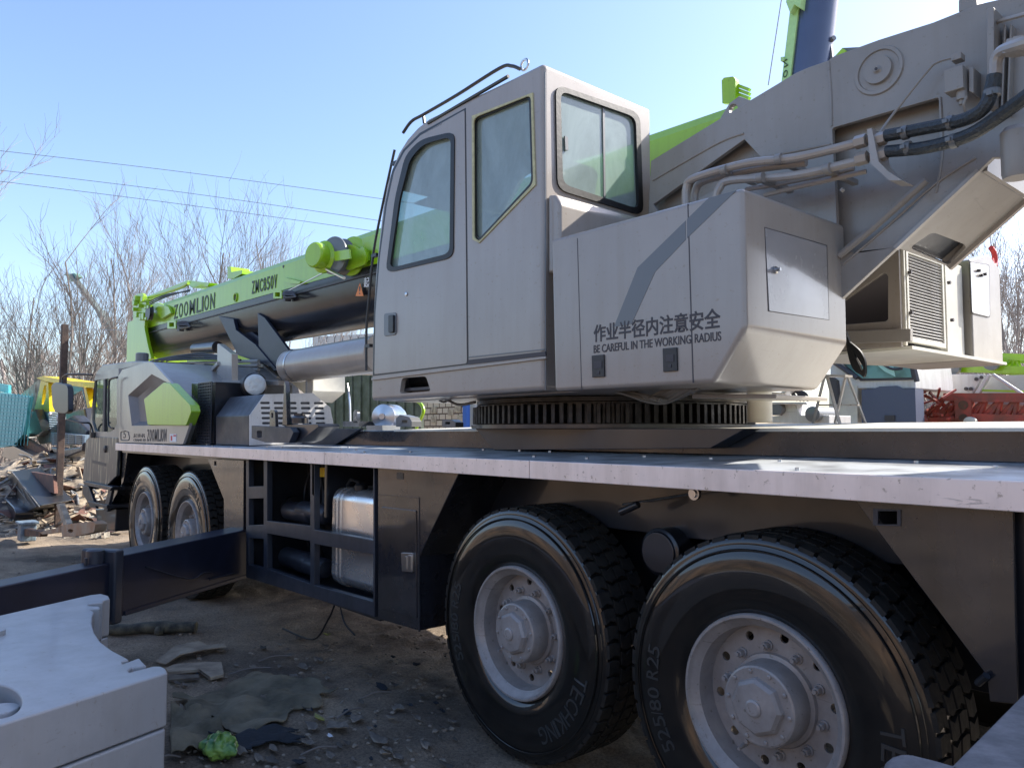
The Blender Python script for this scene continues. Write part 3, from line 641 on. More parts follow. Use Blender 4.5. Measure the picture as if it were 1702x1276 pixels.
# handrail, gutter, eye, wiper rail
rl = M().tube(path([(670, 221), (684, 202), (705, 190), (760, 158), (830, 114), (850, 110), (864, 115)], Y=2.93), .011, 8).tube(path([(712, 205), (845, 127)], Y=2.9), .012, 6).tube([P(703, 190, Y=2.93), P(705, 205, Y=2.93)], .01, 6)
rl.build('roof_handrail', 'blackpl', cab)
eye = M(); pe = P(872, 108, Y=3.0)
eye.tube([pe + Vector((.032 * math.cos(a), 0, .032 * math.sin(a))) for a in [2 * PI * i / 16 for i in range(17)]], .008, 6)
eye.build('lifting_eye', 'steel', cab)
wr = M().tube(path([(656, 249), (648, 285), (634, 350), (621, 419), (613, 500), (609, 550), (609, 616)], Y=2.93), .010, 8)
for u, v in ((655, 272), (621, 425), (610, 575)): wr.box(*(lambda p: (p.x - .02, p.x + .05, 2.92, 2.95, p.z - .012, p.z + .012))(P(u, v, Y=2.93)))
wr.build('front_guard_bar', 'blackpl', cab)
# cab interior
M().box(-3.75, -3.35, 3.15, 3.65, 2.35, 2.5).prism([(-3.42, 3.15, 2.5), (-3.32, 3.15, 2.5), (-3.22, 3.15, 3.15), (-3.30, 3.15, 3.15)], (0, .48, 0)).box(-4.75, -4.45, 3.1, 3.7, 2.1, 2.7).build('operator_seat', 'seat', cab, bevel=.03)
M().box(-4.85, -3.1, 2.94, 3.82, 2.06, 2.08).build('cab_floor', 'darkm', cab)
M().prism([(-3.50, 3.25, 2.95), (-3.38, 3.25, 2.92), (-3.26, 3.25, 3.42), (-3.32, 3.25, 3.48), (-3.38, 3.25, 3.44)], (0, .32, 0)).build('head_rest', 'seat', cab, bevel=.03)
M().tube([(-4.35, 3.2, 2.5), (-4.28, 3.2, 2.95)], .014, 8).lathe((-4.28, 3.2, 2.95), (0, 0, 1), [(.02, 0), (.028, .04), (.015, .07)], 12).tube([(-4.35, 3.55, 2.5), (-4.28, 3.55, 2.95)], .014, 8).lathe((-4.28, 3.55, 2.95), (0, 0, 1), [(.02, 0), (.028, .04), (.015, .07)], 12).build('control_lever', 'blackpl', cab)
M().tube(path([(805, 250, 3.3), (836, 262, 3.3), (862, 240, 3.3)]), .006, 6).tube([(-3.62, 3.4, 3.78), (-3.62, 3.4, 3.52)], .004, 6).lathe((-3.62, 3.4, 3.48), (0, 0, 1), [(.012, 0), (.02, .02), (.012, .05)], 10).build('hanging_cord', 'blackpl', cab)
M().box(-4.60, -4.40, 3.05, 3.7, 3.42, 3.43).build('sun_visor', 'darkm', cab)
M().prism([P(808, 252, Y=3.78), P(824, 247, Y=3.78), P(822, 262, Y=3.78), P(806, 267, Y=3.78)], (0, .004, 0)).build('window_sticker', 'card', cab)

# --- side cabinet behind the cab
XB = P(1235, 313, Y=YS).x
ct = [P(915, 399, Y=YS), P(1235, 313, Y=YS), P(1244, 545, Y=YS), P(1186, 636, Y=YS), P(921, 650, Y=YS)]
ct[0].z = ct[1].z = 2.80; ct[1].x = ct[2].x = XB
cabn = M().prism(ct, (0, .90, 0)).build('side_cabinet', 'grey', crane, bevel=.022, seg=3)
def seam(m, a, b, w=.0035, Y=YS): return m.beam(P(*a, Y=Y) + Vector((0, -.0005, 0)), P(*b, Y=Y) + Vector((0, -.0005, 0)), .002, w, up=(0, 0, 1)) if abs(a[0] - b[0]) > 40 else m.beam(P(*a, Y=Y), P(*b, Y=Y), .003, w * 2, up=(0, 1, 0))
M().yp([(959, 396), (960, 396), (967, 649), (966, 649)], YS - .001, .003).yp([(1142.3, 339), (1144, 339), (1153, 636), (1151, 636)], YS - .001, .003).build('cabinet_seam', 'ink', cabn)
M().yp(C4((735, 195), (845, 88), (985, 50), (735, 292)), YS - .0015, .002).yp(C4((485, 440), (728, 203), (728, 300), (575, 460), (455, 725), (365, 740)), YS - .0015, .002).build('painted_stripe', 'greydk', cabn)
M().text('作业半径内注意安全', P(987, 569, Y=YS), P(1198, 545, Y=YS), .088, out=(0, -1, 0), t=.002, bold=.018).text('BE CAREFUL IN THE WORKING', P(987, 587, Y=YS), P(1149, 571, Y=YS), .040, t=.002, bold=.012).text('RADIUS', P(1155, 570, Y=YS), P(1199, 566, Y=YS), .040, t=.002, bold=.012).build('warning_lettering', 'ink', cabn)
for (a, b_, c_, d_) in (((983, 591), (1003, 589), (1004, 626), (984, 627)), ((1101, 579), (1124, 577), (1125, 616), (1102, 618))):
    l_ = M().yp([a, b_, c_, d_], YS - .010, .012).build('cabinet_latch', 'blackpl', cabn, bevel=.002)
    cx_, cy_ = (a[0] + b_[0]) / 2, (a[1] + c_[1]) / 2
    M().yp([(cx_ - 6, cy_ - 8), (cx_ + 7, cy_ - 9), (cx_ + 7, cy_ + 3), (cx_ - 6, cy_ + 4)], YS - .013, .006).yp([(cx_ - 2, cy_ + 8), (cx_ + 3, cy_ + 8), (cx_ + 3, cy_ + 13), (cx_ - 2, cy_ + 13)], YS - .013, .006).build('latch_paddle', 'ink', l_)
ap = C4((1130, 240), (1440, 330), (1452, 703), (1152, 658))
M().xp([(1271, 377.5), (1375, 407.5), (1378.5, 532), (1277, 517.5)], XB + .0015, .002, [ap]).build('access_panel_gap', 'ink', cabn)
M_['panel'] = mat('worn_glossy_grey', (.33, .315, .31), .22, coat=.6, noise=.12, nscale=3, bump=.10, bscale=4, coatr=.08, rvar=.1)
ap_ = M().xp(ap, XB + .003, .003).build('access_panel', 'panel', cabn)
M().lathe(P(1287, 449, X=XB + .003), (1, 0, 0), [(.016, 0), (.016, .01), (.008, .012), (.008, .03)], 12).build('panel_lock', 'steel', ap_)
M().box(*(lambda a, b_: (a.x, b_.x, 2.86, 3.0, 2.80, 2.812))(P(985, 378, Y=2.86), P(1030, 365, Y=2.86))).box(*(lambda a, b_: (a.x, b_.x, 2.9, 3.1, 2.80, 2.83))(P(1090, 350, Y=2.9), P(1135, 338, Y=2.9))).build('cabinet_top_strip', 'steel', cabn)

# --- superstructure arm (near box arm) and its far twin
armtop = [(1082, 268), (1249, 166), (1324, 121), (1345, 112), (1377, 101), (1386, 94), (1460, 67), (1551, 38), (1626, 8), (1702, -10), (1790, -22)]
armbot = [(1790, 240), (1702, 262), (1650, 262), (1628, 283), (1490, 412), (1400, 495), (1360, 610), (1180, 640), (1075, 500), (1078, 350)]
hole1 = [(1237, 232), (1267, 265), (1180, 320), (1100, 360), (1086, 340)]
hole2 = rnd([(1383, 213), (1560, 162), (1562, 300), (1510, 352), (1420, 420), (1393, 415)], 5)
M().yp(armtop + armbot, 3.65, .03, [hole1, hole2]).build('near_arm_plate', 'grey2', crane, bevel=.004)
M().yp(armtop + armbot, 3.74, .02).build('inner_arm_plate', 'grey2', crane)
tp = PS(armtop, Y=3.68)
s = M()
for a, b_ in zip(tp[:-1], tp[1:]): s.prism([a, b_, b_ - Vector((0, 0, .02)), a - Vector((0, 0, .02))], (0, .58, 0))
s.build('arm_top_plate', 'grey2', crane)
N1 = P(1400, 495, Y=3.65); N2 = P(1628, 283, Y=3.65); Y2 = 4.28
dn = (N2 - N1); L1 = dn.length; dn.normalize()
def up_(t, y): return N1 + dn * t + Vector((0, y - 3.65, 0))
nrm = Vector((-dn.z, 0, dn.x))
def onund(u, v):   # pixel onto the underside plane
    o_ = Vector((0, 0, CAMH)); q1 = P(u, v, Y=4.0) - o_; t = (N1 - o_).dot(nrm) / q1.dot(nrm); return o_ + q1 * t
hu = [onund(u, v) for u, v in rnd([(1512, 412), (1550, 386), (1609, 409), (1578, 441)], 9)]
lo = [N1, N2, onund(1720, 336), onund(1720, 345), onund(1580, 443), onund(1570, 450)]
N1b = P(1490, 412, Y=3.65)
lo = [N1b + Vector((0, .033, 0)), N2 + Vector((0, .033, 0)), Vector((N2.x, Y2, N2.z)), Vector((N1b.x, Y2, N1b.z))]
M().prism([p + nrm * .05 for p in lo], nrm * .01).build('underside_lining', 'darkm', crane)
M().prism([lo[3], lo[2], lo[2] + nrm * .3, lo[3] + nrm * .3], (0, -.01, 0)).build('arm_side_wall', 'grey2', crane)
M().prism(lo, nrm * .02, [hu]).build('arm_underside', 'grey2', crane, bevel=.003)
M().prism([N2 + Vector((0, .034, 0)), N2 + Vector((.02, .034, .2)), N2 + Vector((.02, Y2 - 3.68, .2)), N2 + Vector((0, Y2 - 3.68, 0))], (.02, 0, 0)).build('arm_rear_plate', 'grey2', crane)
M().beam(N1b + Vector((0, -.008, -.004)), N2 + Vector((0, -.008, -.004)), .03, .016, up=nrm).beam(N1b + Vector((0, Y2 - 3.65, -.004)), N2 + Vector((0, Y2 - 3.65, -.004)), .03, .03, up=nrm).build('arm_flange', 'grey', crane)
M().yp([(1400, 480), (1490, 405), (1630, 270), (1800, 200), (1800, 10), (1560, 70), (1345, 140), (1082, 300), (1080, 500)], 4.28, .03).build('far_arm_plate', 'grey2', crane)
wd = M()
for pts_ in ([(1377, 102), (1381, 160), (1382, 210)], [(1085, 300), (1190, 240), (1236, 222)], [(1268, 262), (1330, 250), (1380, 240)], [(1563, 162), (1566, 250), (1556, 320)], [(1400, 440), (1480, 372), (1556, 305), (1622, 262)]):
    wd.tube(path(pts_, Y=3.648, k=10), .006, 6)
wd.build('weld_seam', 'grey2', crane)
# pivot boss rings
pb = P(1461, 118, Y=3.65)
M().lathe(pb + Vector((0, .002, 0)), (0, -1, 0), [(.118, 0), (.112, .012), (.098, .012), (.094, .004)], 40).lathe(pb, (0, -1, 0), [(.068, 0), (.064, .02), (.056, .02), (.02, .018), (.012, .024), (.012, .03)], 32).build('pivot_boss', 'grey2', crane, ang=20)
M().disc(pb + Vector((0, -.031, 0)), (0, -1, 0), .007, .003, 12).build('grease_nipple', 'ink', crane)
# stiffener pipe on the inner side, ribs
M().tube([P(1395, 425, Y=3.63), P(1452, 378, Y=3.62), P(1540, 300, Y=3.62)], .018, 8).build('brace_pipe', 'grey2', crane)
q = M()
for u in (1655, 1668, 1678): q.yp([(u, 40), (u + 4, 40), (u - 2, 190), (u - 6, 190)], 3.6, .05)
q.yp([(1640, 15), (1652, 12), (1652, 175), (1640, 180)], 3.55, .1)
q.build('arm_rib', 'grey2', crane, bevel=.004)
# hydraulic pipes
hp = M()
hp.tube(path([(1140, 345, 3.3), (1141, 312, 3.3), (1155, 296, 3.3), (1240, 272, 3.33), (1325, 262, 3.36), (1425, 238, 3.42), (1438, 236, 3.42)]), .021, 10)
hp.tube(path([(1155, 345, 3.38), (1156, 318, 3.38), (1172, 300, 3.38), (1250, 282, 3.40), (1340, 270, 3.42)]), .021, 10)
hp.tube(path([(1190, 330, 3.3), (1195, 314, 3.3), (1215, 300, 3.32), (1320, 292, 3.36), (1425, 268, 3.42), (1438, 265, 3.42)]), .021, 10)
hp.tube(path([(1240, 315, 3.42), (1300, 305, 3.45), (1420, 280, 3.5)]), .012, 8); hp.tube(path([(1270, 325, 3.42), (1330, 310, 3.45), (1440, 285, 3.5)]), .012, 8)
hp.build('hydraulic_pipe', 'grey', crane)
ft = M()
for (u, v) in ((1431, 236), (1433, 264), (1463, 232), (1465, 258)):
    a = P(u - 9, v + 2, Y=3.42); b_ = P(u + 9, v - 3, Y=3.42); ft.tube([a, b_], .030, 6)
ft.yp([(1441, 215), (1449, 213), (1460, 268), (1475, 284), (1500, 300), (1478, 300), (1447, 272)], 3.38, .12)
ft.build('pipe_bracket', 'grey', crane)
for (u, v, y_) in ((1500, 222, 3.41), (1575, 206, 3.37), (1505, 248, 3.41), (1580, 236, 3.37), (1649, 160, 3.3)):
    c0 = P(u, v, Y=y_); dx_ = P(u + 8, v - 2, Y=y_) - c0 if u < 1640 else Vector((0, 0, .03)); M().lathe(c0, dx_, [(.030, 0), (.031, .012), (.030, .024)], 16).box(c0.x - .006, c0.x + .012, c0.y - .045, c0.y - .028, c0.z - .008, c0.z + .008).build('hose_band', 'greydk', crane)
for (u, v, y_) in ((1200, 284, 3.31), (1290, 266, 3.34), (1260, 297, 3.31), (1370, 282, 3.38)):
    c0 = P(u, v, Y=y_); M().lathe(c0, P(u + 8, v - 2, Y=y_) - c0, [(.026, 0), (.026, .03)], 14).box(c0.x - .01, c0.x + .02, c0.y - .005, c0.y + .3, c0.z - .012, c0.z + .012).build('pipe_clip', 'grey2', crane)

bh = M()
bh.tube(path([(1472, 226, 3.42), (1540, 213, 3.4), (1600, 200, 3.35), (1635, 180, 3.3), (1648, 150, 3.3), (1653, 125, 3.3)]), .027, 10)
bh.tube(path([(1474, 252, 3.42), (1540, 245, 3.4), (1610, 225, 3.35), (1665, 190, 3.3), (1720, 150, 3.2)]), .027, 10)
M_['hose'] = mat('ribbed_hose', (.035, .042, .048), .45, noise=.3, nscale=50, bump=.4, bscale=80)
bh.build('rubber_hose', 'hose', crane)
M().tube(path([(1654, 125, 3.3), (1656, 100, 3.3), (1668, 84, 3.28), (1702, 72, 3.2), (1740, 62, 3.2)]), .024, 10).tube([P(1680, 92, Y=3.27), P(1688, 68, Y=3.27)], .033, 8).tube([P(1692, 90, Y=3.26), P(1700, 64, Y=3.26)], .035, 6).tube(path([(1647, 75, 3.6), (1647, 50, 3.6), (1655, 38, 3.6), (1700, 25, 3.5), (1730, 18, 3.5)]), .010, 6).build('elbow_pipe', 'grey', crane)
M().tube(path([(1398, 318, 3.4), (1402, 314, 3.4)]), .01, 6).tube(path([(1462, 222, 3.5), (1480, 196, 3.55), (1540, 120, 3.58), (1560, 103, 3.58), (1592, 95, 3.58)]), .006, 6).tube(path([(1606, 160, 3.55), (1602, 175, 3.55), (1606, 190, 3.58)]), .006, 6).build('sensor_cable', 'grey2', crane)
M().box(*(lambda p: (p.x - .045, p.x + .03, 3.52, 3.6, p.z - .06, p.z + .04))(P(1592, 130, Y=3.55))).lathe(P(1598, 148, Y=3.56), (0, 0, -1), [(.022, 0), (.022, .05), (.012, .05), (.012, .07)], 12).yp([(1610, 112), (1618, 112), (1618, 155), (1610, 152)], 3.56, .09).box(*(lambda p: (p.x - .02, p.x + .02, 3.53, 3.58, p.z, p.z + .03))(P(1592, 102, Y=3.55))).build('valve_block', 'grey2', crane, bevel=.004)
M().lathe(P(1692, 296, Y=3.4), (0, 0, 1), [(.05, 0), (.055, .02), (.055, .18), (.04, .2)], 20).build('winch_motor', 'grey2', crane)
# lug, camera box on the top edge
lg = P(1219, 176, Y=3.70)
M().yp([(1195, 200), (1212, 172), (1228, 160), (1250, 168), (1252, 175), (1200, 212)], 3.70, .04, [[(1219 + 7.5 * math.cos(t), 182 - 9 * math.sin(t)) for t in [2 * PI * i / 16 for i in range(16)]]]).build('lifting_lug', 'grey2', crane, bevel=.003)
M().yp([(1593, 20), (1593, 2), (1596, -8), (1622, -8), (1624, 14)], 3.7, .1).build('top_lug', 'grey2', crane, bevel=.004)

# unseen superstructure tail added to shade beam and deck: winch housing and rear ballast
wh = M().prism([(-.30, 3.6, 2.35), (1.5, 3.6, 2.35), (1.9, 3.6, 3.0), (1.9, 3.6, 4.0), (1.2, 3.6, 4.45), (-.30, 3.6, 4.75)], (0, 1.7, 0)).build('winch_housing', 'grey', crane, bevel=.03)
M().box(.55, 1.75, 2.95, 3.56, 2.05, 3.15).box(.55, 1.75, 5.34, 5.95, 2.05, 3.15).build('rear_ballast', 'grey2', crane, bevel=.03)
# --- oil cooler side of the superstructure (far side)
XC = -1.97
yk = [P(u, v, X=XC) for u, v in ((1508, 413), (1572, 435), (1572, 585), (1508, 570))]
cb = M().prism([(-3.4, 4.9, 2.34), (XC - .02, 4.9, 2.30), (XC - .02, 4.9, 3.06), (-3.4, 4.9, 3.06)], (0, .03, 0), [PS([(1370, 542), (1472, 534), (1476, 530), (1476, 460), (1473, 455), (1468, 454), (1370, 522)], Y=4.9)])
cb.build('cooler_housing', 'grey', crane, bevel=.004)
M().prism([(-2.95, 4.93, 2.285), (XC + .03, 4.93, 2.285), (XC + .03, 6.66, 2.285), (-2.5, 6.3, 2.285)], (0, 0, .02)).build('cooler_floor', 'cream', crane)
M().yp([(1380, 551), (1513, 546), (1513, 567), (1380, 572)], 4.85, .04).build('housing_skirt', 'grey2', crane, bevel=.004)
M().box(-3.4, -2.05, 5.2, 5.25, 2.33, 3.0).build('housing_back', 'ink', crane)
rg = M()
ya, yb, za, zb_ = 4.96, 5.56, 2.335, 2.925
rg.prism([(XC, ya, za), (XC, yb, za), (XC, yb, zb_), (XC, ya, zb_)], (-.03, 0, 0), [[(XC, ya + .03, za + .03), (XC, yb - .03, za + .03), (XC, yb - .03, zb_ - .03), (XC, ya + .03, zb_ - .03)]])
rd = rg.build('oil_cooler', 'cream', crane, bevel=.003)
fn = M()
for k in range(27): z_ = za + .035 + k * .0198; fn.prism([(XC - .004, ya + .03, z_), (XC - .018, ya + .03, z_ + .010), (XC - .03, ya + .03, z_), (XC - .018, ya + .03, z_ - .004)], (0, yb - ya - .06, 0))
fn.build('cooling_fins', 'white', rd)
M().box(XC - .05, XC - .035, ya, yb, za, zb_).build('cooler_core', 'ink', rd)
M().box(XC - .04, XC - .005, 4.932, 4.957, 2.31, 2.96).box(XC - .3, XC - .02, 5.64, 5.95, 2.31, 2.95).build('housing_post', 'cream', crane, bevel=.004)
fb = M().prism([(XC + .02, 6.0, 2.28), (XC + .02, 6.62, 2.28), (XC + .02, 6.62, 3.02), (XC + .02, 6.4, 3.10), (XC + .02, 6.0, 3.0)], (-.6, 0, 0)).build('far_cabinet', 'grey2', crane, bevel=.015)
M().prism(PS(rnd([(1612, 436), (1643, 441), (1644, 527), (1615, 520)], 4), X=XC + .024), (.004, 0, 0)).build('far_cabinet_door', 'panel', fb, bevel=.003)
M().prism(PS(rnd([(1611, 435), (1644, 440), (1645, 528.5), (1614, 521.5)], 4), X=XC + .021), (.003, 0, 0)).build('far_door_gap', 'ink', fb)
fh = M()
for (u, v) in ((1625, 450), (1635, 456), (1629, 458)): fh.lathe(P(u, v, X=XC + .03), (1, 0, 0), [(.012, 0), (.012, .02)], 8)
for (u, v) in ((1510, 453), (1512, 520), (1575, 470), (1580, 532)): fh.lathe(P(u, v, X=XC + .0), (1, 0, 0), [(.012, 0), (.012, .02)], 8)
fh.build('housing_catch', 'ink', crane)
M().tube(path([(1647, 412), (1652, 420), (1654, 436), (1650, 443), (1647, 430)], X=XC), .02, 6).build('red_strap', 'redw', crane)

# --- main boom (near face plane at YB), long extrusion with U-shaped belly
YB = 4.3
def bz(u, v): return P(u, v, Y=YB)
ztF, ztR = bz(250, 490).z, bz(600, 389).z
def boomline(x): # top z along the boom
    return 3.945 - .0178 * (x + 2.49)
xf, xr = bz(240, 500).x, bz(1500, 200).x
HG = .43; WB = .80
def bsec(x, kind):
    z = boomline(x)
    if kind == 'top': prof_ = [(0, -HG), (0, -.10), (.05, -.03), (.12, 0), (WB - .12, 0), (WB - .05, -.03), (WB, -.1), (WB, -HG)]
    else: prof_ = [(.008, -HG), (.008, -HG - .14), (.03, -HG - .25)] + [(WB / 2 - (WB / 2 - .03) * math.cos(t), -HG - .25 - .34 * math.sin(t)) for t in [PI * i / 12 for i in range(1, 12)]] + [(WB - .03, -HG - .25), (WB - .008, -HG - .14), (WB - .008, -HG)]
    return [Vector((x, YB + y, z + dz)) for y, dz in prof_]
def loft(m, secs):
    n = len(secs[0]); vs = [p for s_ in secs for p in s_]
    fs = [[i * n + k, i * n + (k + 1) % n, (i + 1) * n + (k + 1) % n, (i + 1) * n + k] for i in range(len(secs) - 1) for k in range(n)]
    fs += [list(range(n)), [(len(secs) - 1) * n + k for k in range(n)]]; return m.add(vs, fs)
boom = loft(M(), [bsec(xf + (xr - xf) * i / 8, 'top') for i in range(9)]).build('boom', 'green', crane, ang=22)
loft(M(), [bsec(xf + .1 + (xr - xf - .1) * i / 8, 'bot') for i in range(9)]).build('boom_belly', 'belly', boom, ang=22)
M().beam(Vector((xf + .1, YB - .003, boomline(xf + .1) - HG - .10)), Vector((xr, YB - .003, boomline(xr) - HG - .10)), .02, .016).build('boom_weld_seam', 'ink', boom)
YL = YB - .002
M().letters('ZOOMLION', P(288, 531, Y=YL), P(358, 512, Y=YL), .25, t=.004, bold=.012).build('boom_lettering', 'inkg', boom)
M().letters('ZMC850V', P(418, 489, Y=YL), P(461, 478, Y=YL), .185, t=.004, bold=.015).build('boom_lettering', 'inkg', boom)
sg = M().yp([(591, 492), (604, 492), (598, 470)], YB - .004, .003).build('warning_triangle', 'orange', boom)
M().text('!', P(597, 489, Y=YB - .004), P(599, 489, Y=YB - .004), .09, t=.003).build('warning_mark', 'ink', sg)
M().text('起', P(605, 478, Y=YB - .002), P(614, 477, Y=YB - .002), .11, t=.003, bold=.01).build('white_lettering', 'whiteink', boom)
bhh = M()
for u, v, r_ in ((357, 491, .022), (390, 494, .045), (471, 443, .02)): bhh.disc(P(u, v, Y=YB - .002), (0, -1, 0), r_, .003, 16)
bhh.build('boom_hole', 'ink', boom)
M().tube([P(391, 494, Y=YB - .01) + Vector((.06 * math.cos(a), 0, .06 * math.sin(a))) for a in [2 * PI * i / 20 for i in range(21)]], .01, 6).build('hole_ring', 'green', boom)
# boom head
hd = M().yp(rnd([(222, 600), (221, 505), (224, 490), (236, 486), (243, 500), (240, 545), (246, 575), (252, 597)], 4), YB - .12, .06)
hd.yp(rnd([(222, 600), (221, 505), (224, 490), (236, 486), (243, 500), (240, 545), (246, 575), (252, 597)], 4), YB + WB + .05, .06)
hd.box(bz(222, 500).x, bz(236, 500).x, YB - .1, YB + WB + .08, boomline(-14.5) - 1.3, boomline(-14.5) - .2)
hd.build('boom_head', 'green', boom, bevel=.01)
hh = M(); random.seed(3)
for k in range(14):
    u, v = random.uniform(216, 250), random.uniform(495, 530); p = P(u, v, Y=YB - .16); s_ = random.uniform(.02, .07)
    hh.obox(p, (s_, 0, 0), (0, .04, 0), (0, 0, s_ * random.uniform(.3, 1.2)))
hh.tube(path([(238, 497), (262, 490), (300, 478), (313, 471)], Y=YB - .02), .03, 6)
hh.yp([(243, 508), (262, 503), (280, 510), (284, 520), (268, 530), (258, 520), (243, 518)], YB - .06, .05)
hh.yp([(310, 470), (316, 466), (348, 470), (345, 476), (318, 478)], YB + .1, .2).yp([(240, 494), (311, 466), (314, 470), (245, 499)], YB + .08, .05)
hh.yp([(378, 463), (378, 443), (383, 443), (384, 452), (402, 449), (402, 455), (388, 463)], YB + .1, .3)
hh.build('boom_head_fitting', 'green', boom, bevel=.004)
pl = M(); pc = P(252, 520, Y=YB - .12); pl.lathe(pc, (0, -1, 0), [(.14, 0), (.12, .02), (.12, .04), (.14, .06), (.14, .07)], 24)
for t0 in range(3): pl.tube(path([(246, 502 + t0 * 3), (275, 490 + 2 * t0), (315, 484 - t0)], Y=YB - .03), .012, 5)
pl.build('head_pulley', 'blackpl', boom)
# pulley housing midway
pc = P(535, 428, Y=YB - .26)
M().lathe(pc + Vector((0, .16, 0)), (.25, -1, 0), [(.145, -.03), (.150, -.025), (.150, .12), (.185, .14), (.185, .17), (.145, .19), (.145, .30), (.13, .32)], 36).build('cable_reel', 'green', boom)
M().lathe(pc + Vector((.14, .2, .0)), (.25, -1, 0), [(.16, 0), (.215, .01), (.215, .03), (.17, .05), (.17, .12), (.215, .14), (.215, .16), (.16, .17)], 36).build('reel_drum', 'greydk', boom)
M().lathe(pc + Vector((.28, .25, 0)), (.25, -1, 0), [(.18, 0), (.225, .01), (.225, .03), (.18, .04)], 36).yp([(553, 428), (608, 415), (610, 432), (580, 452), (557, 445)], YB - .05, .045).yp([(555, 418), (580, 414), (582, 430), (556, 434)], YB - .26, .02).yp(rnd([(568, 422), (572, 408), (585, 406), (597, 414), (603, 408), (609, 424), (606, 440), (575, 450)], 5), YB - .09, .03).build('reel_bracket', 'green', boom, bevel=.004)
M().tube([P(541, 446, Y=YB - .25), P(572, 462, Y=YB - .3)], .018, 6).tube([P(540, 452, Y=YB - .2), P(478, 484, Y=YB - .05)], .008, 5).build('reel_cable', 'steel', boom)
for (u, v) in ((286, 540), (462, 490)):
    m_ = M().yp([(u - 8, v - 7), (u + 6, v - 7), (u + 6, v + 6), (u - 8, v + 6)], YB - .10, .09, [[(u - 5, v - 4), (u + 3, v - 4), (u + 3, v + 3), (u - 5, v + 3)]]); m_.build('cable_guide', 'green', boom, bevel=.003)
    k_ = M(); 
    for j in range(4): k_.tube(path([(u + 8, v - 3 + j), (u + 16, v - 6 + 2 * j), (u + 26, v - 5 + 2 * j), (u + 27 + j, v + 3), (u + 16, v + 7 - j), (u + 9, v + 3)], Y=YB - .10 - j * .01), .009, 5)
    k_.yp([(u + 8, v - 6), (u + 12, v - 6), (u + 12, v + 10), (u + 8, v + 10)], YB - .09, .08)
    k_.build('guide_fitting', 'ink', boom)
M().yp(rnd([(465, 463), (472, 461), (500, 468), (497, 472), (480, 471)], 2), YB - .05, .045).build('boom_stay', 'green', boom)
M().yp([(1200, 172), (1199, 134), (1203, 129), (1218, 127), (1222, 132), (1222, 172)], YB + .1, .04).build('boom_tab', 'green', boom, bevel=.004)
k_ = M()
for v in (141, 148, 155): k_.beam(P(1222, v, Y=YB + .15), P(1246, v + 9, Y=YB + .15), .03, .02)
k_.beam(P(1223, 136, Y=YB + .13), P(1223, 176, Y=YB + .13), .03, .03); k_.build('boom_ladder', 'green', boom)
# boom rest cradle bolted under the boom, and carrier stand
cr = M().prism(PS([(363, 525), (388, 530), (392, 548), (424, 572), (458, 612), (440, 606), (395, 590)], Y=YB - .02), (0, .05, 0))
cr.prism(PS([(388, 530), (392, 548), (424, 572), (458, 612), (470, 612), (430, 520), (430, 560)], Y=YB + .1), (0, .04, 0))
cr.build('cylinder_cradle', 'navy', crane, bevel=.004)
cyl_a = P(455, 600, Y=YB + .35)
M().prism(PS([(428, 520), (440, 528), (482, 585), (478, 612), (455, 616), (430, 585)], Y=YB + .0), (0, .04, 0)).prism(PS([(428, 520), (440, 528), (482, 585), (478, 612), (455, 616), (430, 585)], Y=YB + .7), (0, .04, 0)).build('derrick_lug', 'navy', crane, bevel=.004)
M().tube([P(462, 600, Y=YB + .38), P(700, 600, Y=YB + .38)], .17, 20).build('derrick_cylinder', 'dark', crane)
M().tube([P(325, 580, Y=YB - .1), P(362, 577, Y=YB - .1)], .09, 16).build('winch_bundle', 'dark2', crane)
sd = M().yp([(361, 572), (363, 571), (385, 588), (385, 638), (361, 638)], 3.6, .08).yp([(326, 632), (462, 632), (462, 640), (326, 640)], 3.55, .1)
sd.beam(P(338, 632, Y=3.6), P(364, 604, Y=3.6), .05, .05).yp([(416, 594), (436, 600), (436, 640), (416, 636)], 4.6, .08).beam(P(436, 605, Y=4.4), P(462, 628, Y=4.4), .05, .04)
sd.yp([(278, 604), (326, 604), (326, 638), (300, 638), (282, 618)], 3.5, .1)
sd.build('boom_rest', 'grey', crane, bevel=.004)
q = M()
for k in range(5): q.tube([P(300, 604 + 7 * k, Y=4.2), P(430, 600 + 7 * k, Y=4.2)], .025, 6)
q.build('stowed_tube', 'grey2', crane)
q = M()
for k in range(4): q.tube(path([(250 + 9 * k, 600, 4.0), (290, 592 + 2 * k, 4.0), (340, 588 + 3 * k, 4.1), (400, 598, 4.1)]), .014, 5)
q.build('deck_wiring', 'black', crane)

# --- engine hood group
hx = P(415, 700, Y=3.0).x
lou = M()
fz = [(415, 740), (415, 690), (440, 655), (520, 653), (549, 677), (556, 712), (556, 735)]
hol = []
for r_ in range(5):
    for c_ in range(5):
        u0 = 432.5 + c_ * 22.3 + r_ * .8; v0 = 667.5 + r_ * 8.4 + c_ * .1
        hol.append(rnd([(u0, v0), (u0 + 16, v0), (u0 + 16, v0 + 4), (u0, v0 + 4)], 1.9, 3))
lou.xp(fz, hx, .012, hol); hood = lou.build('louvred_hood_end', 'white', crane)
M().xp(fz, hx - .10, .01).build('hood_inside', 'ink', hood)
yy = [P(u, v, X=hx) for u, v in fz]
yy[0].z = yy[-1].z = 1.64
M().prism([p + Vector((-.013, 0, 0)) for p in yy], (-.9, 0, 0)).build('engine_hood', 'darkm', crane, bevel=.01)
